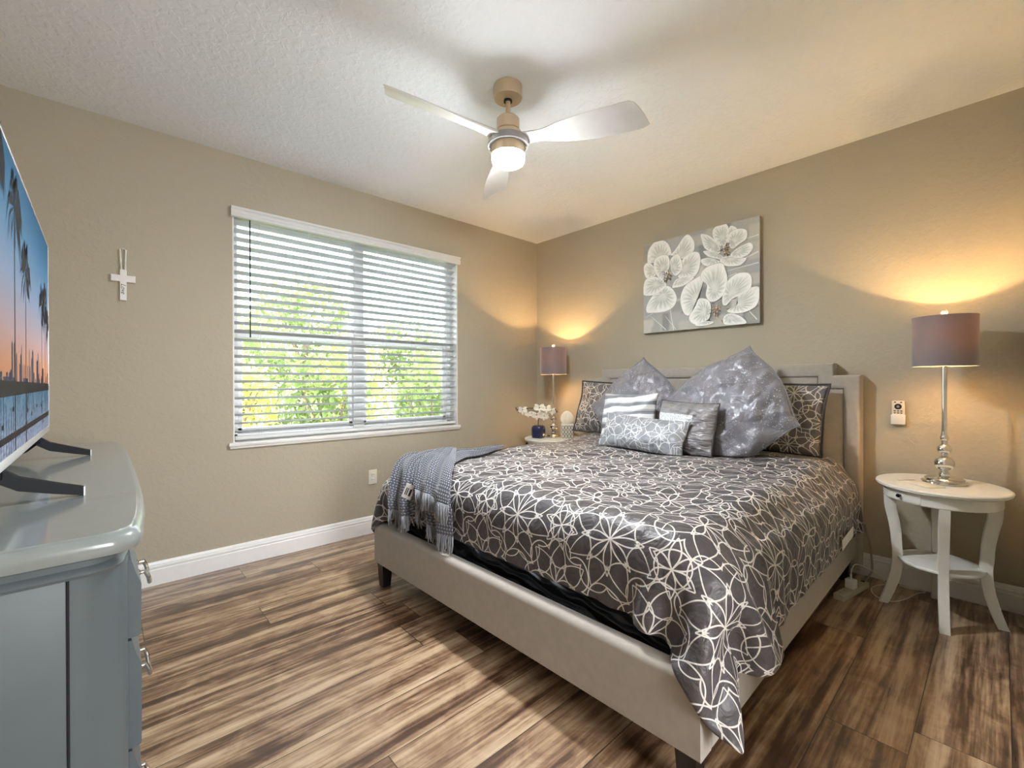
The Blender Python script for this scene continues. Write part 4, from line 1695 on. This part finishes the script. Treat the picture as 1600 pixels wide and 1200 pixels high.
for fname, ctr, polys in PETALS:                             # soft grey underpainting behind each flower
    for poly in polys:
        lev += .3
        C1 = Vector((ctr[0], ctr[1]))
        pts = [Vector(p) for p in poly]
        cen = sum(pts, Vector((0, 0))) / len(pts)
        cen = cen.lerp(C1, .3)
        vs_ = [(cen.x, cen.y)] + [(cen + (p - cen) * 1.12).to_tuple() for p in pts]
        n1 = len(pts)
        padd([(max(-WP / 2 + .001, min(WP / 2 - .001, x)), -DP - .0005 - lev * .00025, max(-HP / 2 + .001, min(HP / 2 - .001, z))) for x, z in vs_],
             [(0, 1 + k, 1 + (k + 1) % n1) for k in range(n1)], [srgb(196, 200, 192)] + [srgb(182, 186, 180)] * n1)
for fname, ctr, polys in PETALS:
    C0 = Vector((ctr[0], 0, ctr[1]))
    for poly in polys:
        lev += 1
        pts = [Vector((x, 0, z)) for x, z in poly]
        cen = sum(pts, Vector()) / len(pts)
        cl = []
        n0 = len(pts)
        for k in range(n0):
            a_, b_, c_, d_ = pts[k - 1], pts[k], pts[(k + 1) % n0], pts[(k + 2) % n0]
            for t in [q / 6 for q in range(6)]:
                cl.append(.5 * ((2 * b_) + (c_ - a_) * t + (2 * a_ - 5 * b_ + 4 * c_ - d_) * t * t + (3 * b_ - a_ - 3 * c_ + d_) * t ** 3))
        n1 = len(cl)
        vs_, cs_, fs_ = [], [], []
        core = cen.lerp(C0, .25)
        for ri, (sc_, base) in enumerate(((1.10, (136, 140, 136)), (1.065, (250, 250, 247)), (.93, (246, 247, 243)), (.72, (224, 228, 222)), (.45, (204, 208, 201)), (.16, (226, 229, 222)))):
            for k, p in enumerate(cl):
                q = core + (p - core) * sc_
                q.x = max(-WP / 2 + .001, min(WP / 2 - .001, q.x))
                q.z = max(-HP / 2 + .001, min(HP / 2 - .001, q.z))
                st_ = 1 + (.10 * sin(k * 1.9 + lev) * (ri in (3, 4)) + .05 * r.uniform(-1, 1) * (ri > 1))
                dc = (p - C0).length
                near = 1 - .16 * max(0, 1 - dc / .10) * (ri > 1)
                cs_.append(srgb(*[max(0, min(255, c * st_ * near)) for c in base]))
                vs_.append((q.x, -DP - .0006 - lev * .00025 - (.0001 if ri else 0), q.z))
        for ri in range(5):
            fs_ += [(ri * n1 + k, ri * n1 + (k + 1) % n1, (ri + 1) * n1 + (k + 1) % n1, (ri + 1) * n1 + k) for k in range(n1)]
        fs_.append(tuple(5 * n1 + k for k in range(n1)))
        padd(vs_, fs_, cs_)
    for k in range(64):                                      # stamens
        lev += .02
        a, d = r.uniform(0, 2 * pi), abs(r.gauss(0, .026))
        p = C0 + Vector((cos(a) * d, 0, sin(a) * d * 1.1))
        s = r.uniform(.006, .012)
        col = r.choice([(58, 38, 30), (96, 62, 44), (40, 28, 24), (206, 176, 120), (150, 108, 78), (232, 222, 200)])
        an = a + r.uniform(-.5, .5)
        vs_ = [(p.x + s * (cos(an) * u - sin(an) * v * .45), -DP - .0018 - lev * .00025, p.z + s * (sin(an) * u + cos(an) * v * .45)) for u, v in ((-1, -1), (1, -.6), (1, .6), (-1, 1))]
        padd(vs_, [(0, 1, 2, 3)], [srgb(*col)] * 4)
for x0, z0, x1, z1, w_ in ((-.23, -.16, -.19, -.38, .004), (-.40, -.24, -.26, -.37, .004), (.25, .06, .46, .13, .005), (.24, .03, .46, .05, .004), (.22, -.02, .31, .0, .003), (-.27, -.25, -.17, -.375, .003),
                           (.34, -.22, .45, -.36, .004), (-.455, -.25, -.33, -.20, .003), (.36, .24, .46, .25, .004)):
    dx, dz = x1 - x0, z1 - z0
    L_ = sqrt(dx * dx + dz * dz)
    nx, nz_ = -dz / L_ * w_, dx / L_ * w_
    padd([(x0 - nx * .3, -DP - .0007, z0 - nz_ * .3), (x1 - nx, -DP - .0007, z1 - nz_), (x1 + nx, -DP - .0007, z1 + nz_), (x0 + nx * .3, -DP - .0007, z0 + nz_ * .3)], [(0, 1, 2, 3)], [srgb(226, 228, 222)] * 4)
pb.build('painting', m_paint, pic, smooth=0, recalc=False)

# ------------------------------------------------------------------ dresser
m_dress = simple('grey_satin_furniture_paint', srgb(142, 149, 150), .24, noise_amt=.03, coat=.6)
m_body = simple('shaded_blue_grey_paint', srgb(94, 104, 108), .42, noise_amt=.03)  # same paint as the top, colour darkened for the shaded side
m_gap = simple('dark_gap', srgb(24, 28, 30), .8)
m_nickel = simple('brushed_nickel', (0.72, 0.72, 0.70), .18, 1.0, noise_amt=.03)
DY0, DY1, DZ = 1.130, 2.960, .930
DXB = XL + .012
dr_ = thing('dresser', 'long grey painted dresser with bowed top and nickel pulls under the television', 'dresser', (0, 0, 0))


def top_outline(off, n=30):
    """Plan outline of the top, shrunk by off: bowed front, rounded front corners."""
    pts = [(DXB, DY1 - off), (DXB, DY0 + off + .0)]
    x_at = lambda y: .052 + .030 * (1 - abs((y - 2.045) / .915) ** 4)
    rc = .055
    ya, yb = DY0 + off, DY1 - off
    side = [(-.30, ya - .004), (-.12, ya - .002)]
    pts += side
    xc = x_at(DY0 + rc) - off
    for k in range(0, 9):
        a = -pi / 2 + k / 8 * pi / 2
        pts.append((xc - rc + rc * cos(a), ya + rc + rc * sin(a)))
    for k in range(1, n):
        y = lerp(ya + rc, yb - rc, k / n)
        pts.append((x_at(y) - off, y))
    xc = x_at(DY1 - rc) - off
    for k in range(0, 9):
        a = k / 8 * pi / 2
        pts.append((xc - rc + rc * cos(a), yb - rc + rc * sin(a)))
    return pts


b = MB()
b.rings([[(x, y, DZ + z) for x, y in top_outline(o)] for o, z in ((.030, -.046), (.012, -.044), (.004, -.040), (.0, -.030), (.0, -.020), (.003, -.010), (.009, -.004), (.014, -.003), (.016, 0.0))])
b.build('dresser_top', m_dress, dr_, smooth=40)
b = MB()
b.rings([[(x, y, DZ + z) for x, y in top_outline(o)] for o, z in ((.044, -.082), (.030, -.080), (.027, -.074), (.030, -.068), (.036, -.062), (.036, -.0465))])
b.build('under_top_moulding', m_body, dr_, smooth=40)


def body_outline(off):
    pts = [(DXB, DY1 - off), (DXB, DY0 + off)]
    rc = .090
    pts.append((-.0475, DY0 + off))
    xc = .040 - (off - .044)
    for k in range(0, 13):
        a = -pi / 2 + k / 12 * pi / 2
        pts.append((xc - rc + rc * cos(a), DY0 + off + rc + rc * sin(a)))
    for k in range(0, 13):
        a = k / 12 * pi / 2
        pts.append((xc - rc + rc * cos(a), DY1 - off - rc + rc * sin(a)))
    return pts


b = MB()
b.rings([[(x, y, z) for x, y in body_outline(.046)] for z in (.10, DZ - .080)])
b.build('carcass', m_body, dr_, smooth=40)
b = MB()
b.box((DXB + .01, DY0 + .0435, .11), (-.0525, DY0 + .0475, DZ - .082), .001)
b.build('side_panel', m_body, dr_)
b = MB()
b.box((-.0510, DY0 + .0445, .11), (-.0475, DY0 + .0468, DZ - .083))
b.build('panel_groove', m_gap, dr_)
b = MB()
b.rings([[(x, y, z) for x, y in body_outline(o)] for o, z in ((.040, .03), (.036, .034), (.036, .085), (.040, .095), (.046, .10))])
b.build('plinth', m_body, dr_, smooth=40)
for yy in (DY0 + .12, DY1 - .12):
    for xx in (-.03, -.42):
        b = MB()
        b.lathe([(.0, 0), (.026, 0), (.036, .012), (.030, .0305), (.0, .0305)], 20, c=(xx, yy, 0))
        b.build('foot', m_dress, dr_)
rows = ((.836, .846, .28), (.664, .832, .5), (.425, .658, .42), (.120, .419, .36))
ycuts = (DY0 + .135, 2.045, DY1 - .135)
for ri, (z0, z1, hf) in enumerate(rows):
    if ri == 0:
        continue
    for ci in range(2):
        ya, yb = ycuts[ci] + .004, ycuts[ci + 1] - .004
        b = MB()
        prof = [(.036, z0), (.056, z0), (.060, z0 + .004), (.061, z1 - .055), (.058, z1 - .048), (.052, z1 - .030), (.046, z1 - .006), (.044, z1), (.036, z1)]
        b.rings([[(x, y, z) for x, z in prof] for y in (ya, yb)])
        d = b.build('drawer', m_body, dr_, smooth=25)
        for yk in (lerp(ya, yb, .22), lerp(ya, yb, .78)):
            zk = lerp(z0, z1, hf)
            h = MB()
            for s in (-1, 1):
                h.lathe([(.0, 0), (.008, 0), (.008, .003), (.0045, .006), (.0045, .016), (.0, .016)], 12,
                        M=Matrix.Translation((.0605, yk + s * .042, zk + .012)) @ Matrix.Rotation(pi / 2, 4, 'Y'))
            h.tube(spline([(.074, yk - .044, zk + .014), (.081, yk - .046, zk - .004), (.083, yk - .030, zk - .020), (.084, yk, zk - .025),
                           (.083, yk + .030, zk - .020), (.081, yk + .046, zk - .004), (.074, yk + .044, zk + .014)], 24), .0045, 8)
            h.build('pull', m_nickel, d)

# ------------------------------------------------------------------ television
TX, TY0, TY1, TZ0, TZ1 = -.165, 1.330, 2.655, 1.026, 1.782
tv = thing('television', 'flat television on the grey dresser showing palms before a sunset skyline', 'television', (TX, 0, DZ))
z0, z1 = TZ0 - DZ, TZ1 - DZ
m_tvback = simple('dark_tv_shell', srgb(30, 31, 34), .4)
m_silver = simple('silver_bezel', (0.72, 0.74, 0.76), .25, .25, noise_amt=.02)
b = MB()
b.box((-.030, TY0, z0), (-.0035, TY1, z1), .003)
b.box((-.058, TY0 + .15, z0 + .03), (-.030, TY1 - .15, z1 - .20), .012)
b.build('back_shell', m_tvback, tv)
b = MB()
for lo, hi in (((-.010, TY0 - .0015, z1 - .006), (.0025, TY1 + .0015, z1 + .002)), ((-.010, TY0 - .0015, z0), (.0025, TY0 + .006, z1)), ((-.010, TY1 - .006, z0), (.0025, TY1 + .0015, z1)),
               ((-.014, TY0 - .0015, z0 - .004), (.0025, TY1 + .0015, z0 + .018))):
    b.box(lo, hi, .001)
b.build('bezel', m_silver, tv)
for yf in (1.585, 2.445):
    b = MB()
    for sx, xe in ((1, .129), (-1, -.155)):
        b.rings([[(x, yf - w_, zz - h_), (x, yf + w_, zz - h_), (x, yf + w_ * .7, zz + h_), (x, yf - w_ * .7, zz + h_)] for x, w_, h_, zz in
                 ((-.018, .020, .018, .072), (.03 * sx - .014, .018, .016, .046), (xe * .6, .016, .013, .026), (xe, .013, .0105, .0109))])
    b.box((-.026, yf - .024, .060), (-.008, yf + .024, z0 + .004), .003)
    ft = b.build('foot', simple('dark_blue_black_metal', srgb(11, 13, 20), .5, 0.0, spec=.2), tv)
    c = MB()
    c.rings([[(x, yf - .0135, .0002), (x, yf + .0135, .0002), (x, yf + .0098, .0218), (x, yf - .0098, .0218)] for x in (.1285, .1315)])
    c.build('foot_cap', m_silver, ft)


def screen_mat():
    M = Mat('lit_screen', (0.008, 0.008, 0.01), .45, spec=.04)
    a = M.nt.nodes.new('ShaderNodeVertexColor')
    a.layer_name = 'Col'
    M.nt.links.new(a.outputs[0], M.b.inputs['Emission Color'])
    M.set('Emission Strength', SCREEN)
    return M.m


SCREEN = 0.19
sb = MB()
sb.col = []


def sadd(pts, faces, cols, lv=0):
    sb.add([(.0006 + lv * .00012, y, z) for y, z in pts], faces)
    sb.col.extend([(*srgb(*c), 1) for c in cols])


def spoly(pts, c, lv):
    sadd(pts, [tuple(range(len(pts)))], [c] * len(pts), lv)


H0, ya, yb = 1.205 - DZ, TY0 + .006, TY1 - .006
za, zb = z0 + .018, z1 - .006


def skyc(u, t):
    st_ = [(0, (226, 150, 104)), (.10, (226, 160, 120)), (.26, (206, 176, 178)), (.48, (158, 178, 208)), (.75, (92, 148, 188)), (1, (44, 116, 160))]
    for (a, ca), (c, cc) in zip(st_, st_[1:]):
        if t <= c:
            f = (t - a) / (c - a)
            return tuple(lerp(p, q, f) for p, q in zip(ca, cc))
    return st_[-1][1]


NYs, NZs = 30, 40
pts, cols = [], []
for i in range(NYs):
    for j in range(NZs):
        u = i / (NYs - 1)
        z = lerp(H0, zb, j / (NZs - 1))
        c = skyc(u, (z - H0) / (zb - H0))
        k = .82 + .28 * u * (1 - (z - H0) / (zb - H0))
        pts.append((lerp(ya, yb, u), z))
        cols.append(tuple(min(255, q * k) for q in c))
sadd(pts, [(i * NZs + j, (i + 1) * NZs + j, (i + 1) * NZs + j + 1, i * NZs + j + 1) for i in range(NYs - 1) for j in range(NZs - 1)], cols)
rr = random.Random(5)
NYw, NZw = 70, 34
pts, cols = [], []
for i in range(NYw):
    for j in range(NZw):
        t = j / (NZw - 1)
        n_ = rr.uniform(-1, 1) * 34 * (1 - t * .7)
        c = (lerp(150, 70, t) + n_, lerp(158, 112, t) + n_, lerp(182, 136, t) + n_)
        pts.append((lerp(ya, yb, i / (NYw - 1)), lerp(za, H0, t)))
        cols.append(tuple(max(0, min(255, q)) for q in c))
sadd(pts, [(i * NZw + j, (i + 1) * NZw + j, (i + 1) * NZw + j + 1, i * NZw + j + 1) for i in range(NYw - 1) for j in range(NZw - 1)], cols)
y = ya
while y < yb - .03:                                          # skyline
    wd_ = rr.uniform(.012, .030)
    if rr.random() < .72:
        hh = rr.choice((.02, .035, .05, .07, .09)) * (1.2 if 1.6 < y < 2.3 else .7)
        spoly([(y, H0), (y + wd_, H0), (y + wd_, H0 + hh), (y + wd_ * .6, H0 + hh * 1.1), (y, H0 + hh)], rr.choice(((66, 68, 84), (84, 82, 98), (54, 58, 72))), 1)
    y += wd_ * .9
spoly([(ya, H0 - .022), (yb, H0 - .016), (yb, H0 + .010), (ya + .7, H0 + .014), (ya, H0 + .018)], (34, 32, 34), 2)
for by, bz in ((1.66, .215), (1.95, .200), (2.2, .205), (1.92, .165), (2.42, .14), (1.5, .18), (2.05, .185), (2.35, .20)):
    spoly([(by - .014, bz), (by + .014, bz), (by + .018, bz + .010), (by + .002, bz + .012), (by, bz + .034), (by - .003, bz + .012), (by - .018, bz + .010)], (30, 34, 42), 2)
DK = (26, 26, 30)
for fy in [ya + .02 + .038 * k for k in range(34)]:          # fence and arched gate along the shore
    hh = .125 + .04 * sin(fy * 23) + rr.uniform(0, .03)
    spoly([(fy, za), (fy + .006, za), (fy + .006, za + hh), (fy, za + hh)], DK, 3)
spoly([(ya, za + .030), (yb, za + .042), (yb, za + .060), (ya, za + .046)], (48, 42, 42), 3)
for k in range(10):
    a0, a1 = pi * k / 10, pi * (k + 1) / 10
    spoly([(2.02 + .09 * cos(a0), za + .09 + .07 * sin(a0)), (2.02 + .09 * cos(a1), za + .09 + .07 * sin(a1)), (2.02 + .082 * cos(a1), za + .09 + .062 * sin(a1)), (2.02 + .082 * cos(a0), za + .09 + .062 * sin(a0))], DK, 3)
for py, top, wdt, cr_ in ((1.42, .79, .016, .13), (1.695, .735, .014, .13), (1.915, .615, .012, .115), (2.375, .575, .011, .10), (2.50, .600, .011, .10), (2.575, .53, .010, .085)):
    top = top - .0
    spoly([(py - wdt * .7, za), (py + wdt * .7, za), (py + wdt * .5, top), (py - wdt * .5, top)], DK, 4)
    for k in range(40):                                      # fronds
        a = rr.uniform(-.25, pi + .25) if k > 8 else rr.uniform(pi * 1.1, pi * 1.9)
        L_ = cr_ * rr.uniform(.85, 1.45)
        p0 = (py, top)
        m_ = (py + cos(a) * L_ * .55, top + sin(a) * L_ * .50)
        e_ = (py + cos(a) * L_ * .85, top + sin(a) * L_ * .45 - L_ * rr.uniform(.15, .60))
        wf = .011
        spoly([p0, (m_[0] - wf, m_[1] - wf), e_, (m_[0] + wf, m_[1] + wf)], DK, 5 + k * .1)
sb.build('screen', screen_mat(), tv, smooth=0, recalc=False)

# ------------------------------------------------------------------ power strip and cables by the bed
m_cable = simple('white_cable', srgb(226, 224, 216), .5)
m_greyc = simple('grey_bed_cable', srgb(150, 142, 130), .5)
ps = thing('power_strip', 'beige power strip on the floor under the edge of the bed', 'power strip', (3.165, .575, 0), radians(-11))
b = MB()
b.box((-.165, -.026, .0005), (.165, .026, .034), .005)
b.build('strip_body', simple('beige_plastic', srgb(196, 190, 168), .45), ps)
for k in range(6):
    b = MB()
    x = -.125 + .046 * k
    for d in (-.006, .006):
        b.box((x - .005, d - .0012, .0335), (x + .005, d + .0012, .0346))
    b.build('socket', m_black, ps)
b = MB()
b.box((.135, -.010, .033), (.152, .010, .038), .002)
b.build('switch', m_black, ps)
ch = thing('usb_charger', 'white cube charger with a white lead plugged into the power strip', 'charger', (3.150, .576, .0350), radians(-11))
b = MB()
b.box((-.022, -.024, 0), (.022, .024, .052), .006, 3)
b.build('charger_body', m_white, ch)
b = MB()
b.tube([(0, 0, .051), (0, 0, .078)], .0055, 8)
b.build('lead_plug', m_white, ch)
b = MB()
b.tube(spline([(0, 0, .074), (.005, -.002, .105), (.05, -.004, .125), (.12, -.03, .10), (.20, -.065, .045), (.26, -.09, -.028)], 26), .0026, 6)
b.build('lead', m_cable, ch)
b = MB()
b.tube(spline([(3.44, .46, .006), (3.36, .50, .006), (3.28, .505, .006), (3.20, .465, .006), (3.195, .40, .006), (3.27, .36, .006), (3.36, .335, .006), (3.43, .315, .006), (3.47, .29, .006),
               (3.49, .34, .006), (3.46, .40, .012), (3.45, .36, .012), (3.49, .30, .006), (3.50, .25, .012), (3.508, .235, .05)], 90), .0026, 6)
tag(b.build('white_cable', m_cable), 'white charging cable looped on the floor behind the side table legs', 'cable')
b = MB()
b.tube(spline([(3.478, .568, .33), (3.478, .556, .27), (3.478, .540, .20), (3.480, .532, .10), (3.468, .530, .055), (3.42, .535, .040), (3.365, .540, .030), (3.332, .5425, .024)], 40), .0055, 8)
tag(b.build('bed_power_cable', m_greyc), 'thick grey cable hanging from behind the headboard down to the power strip', 'cable')
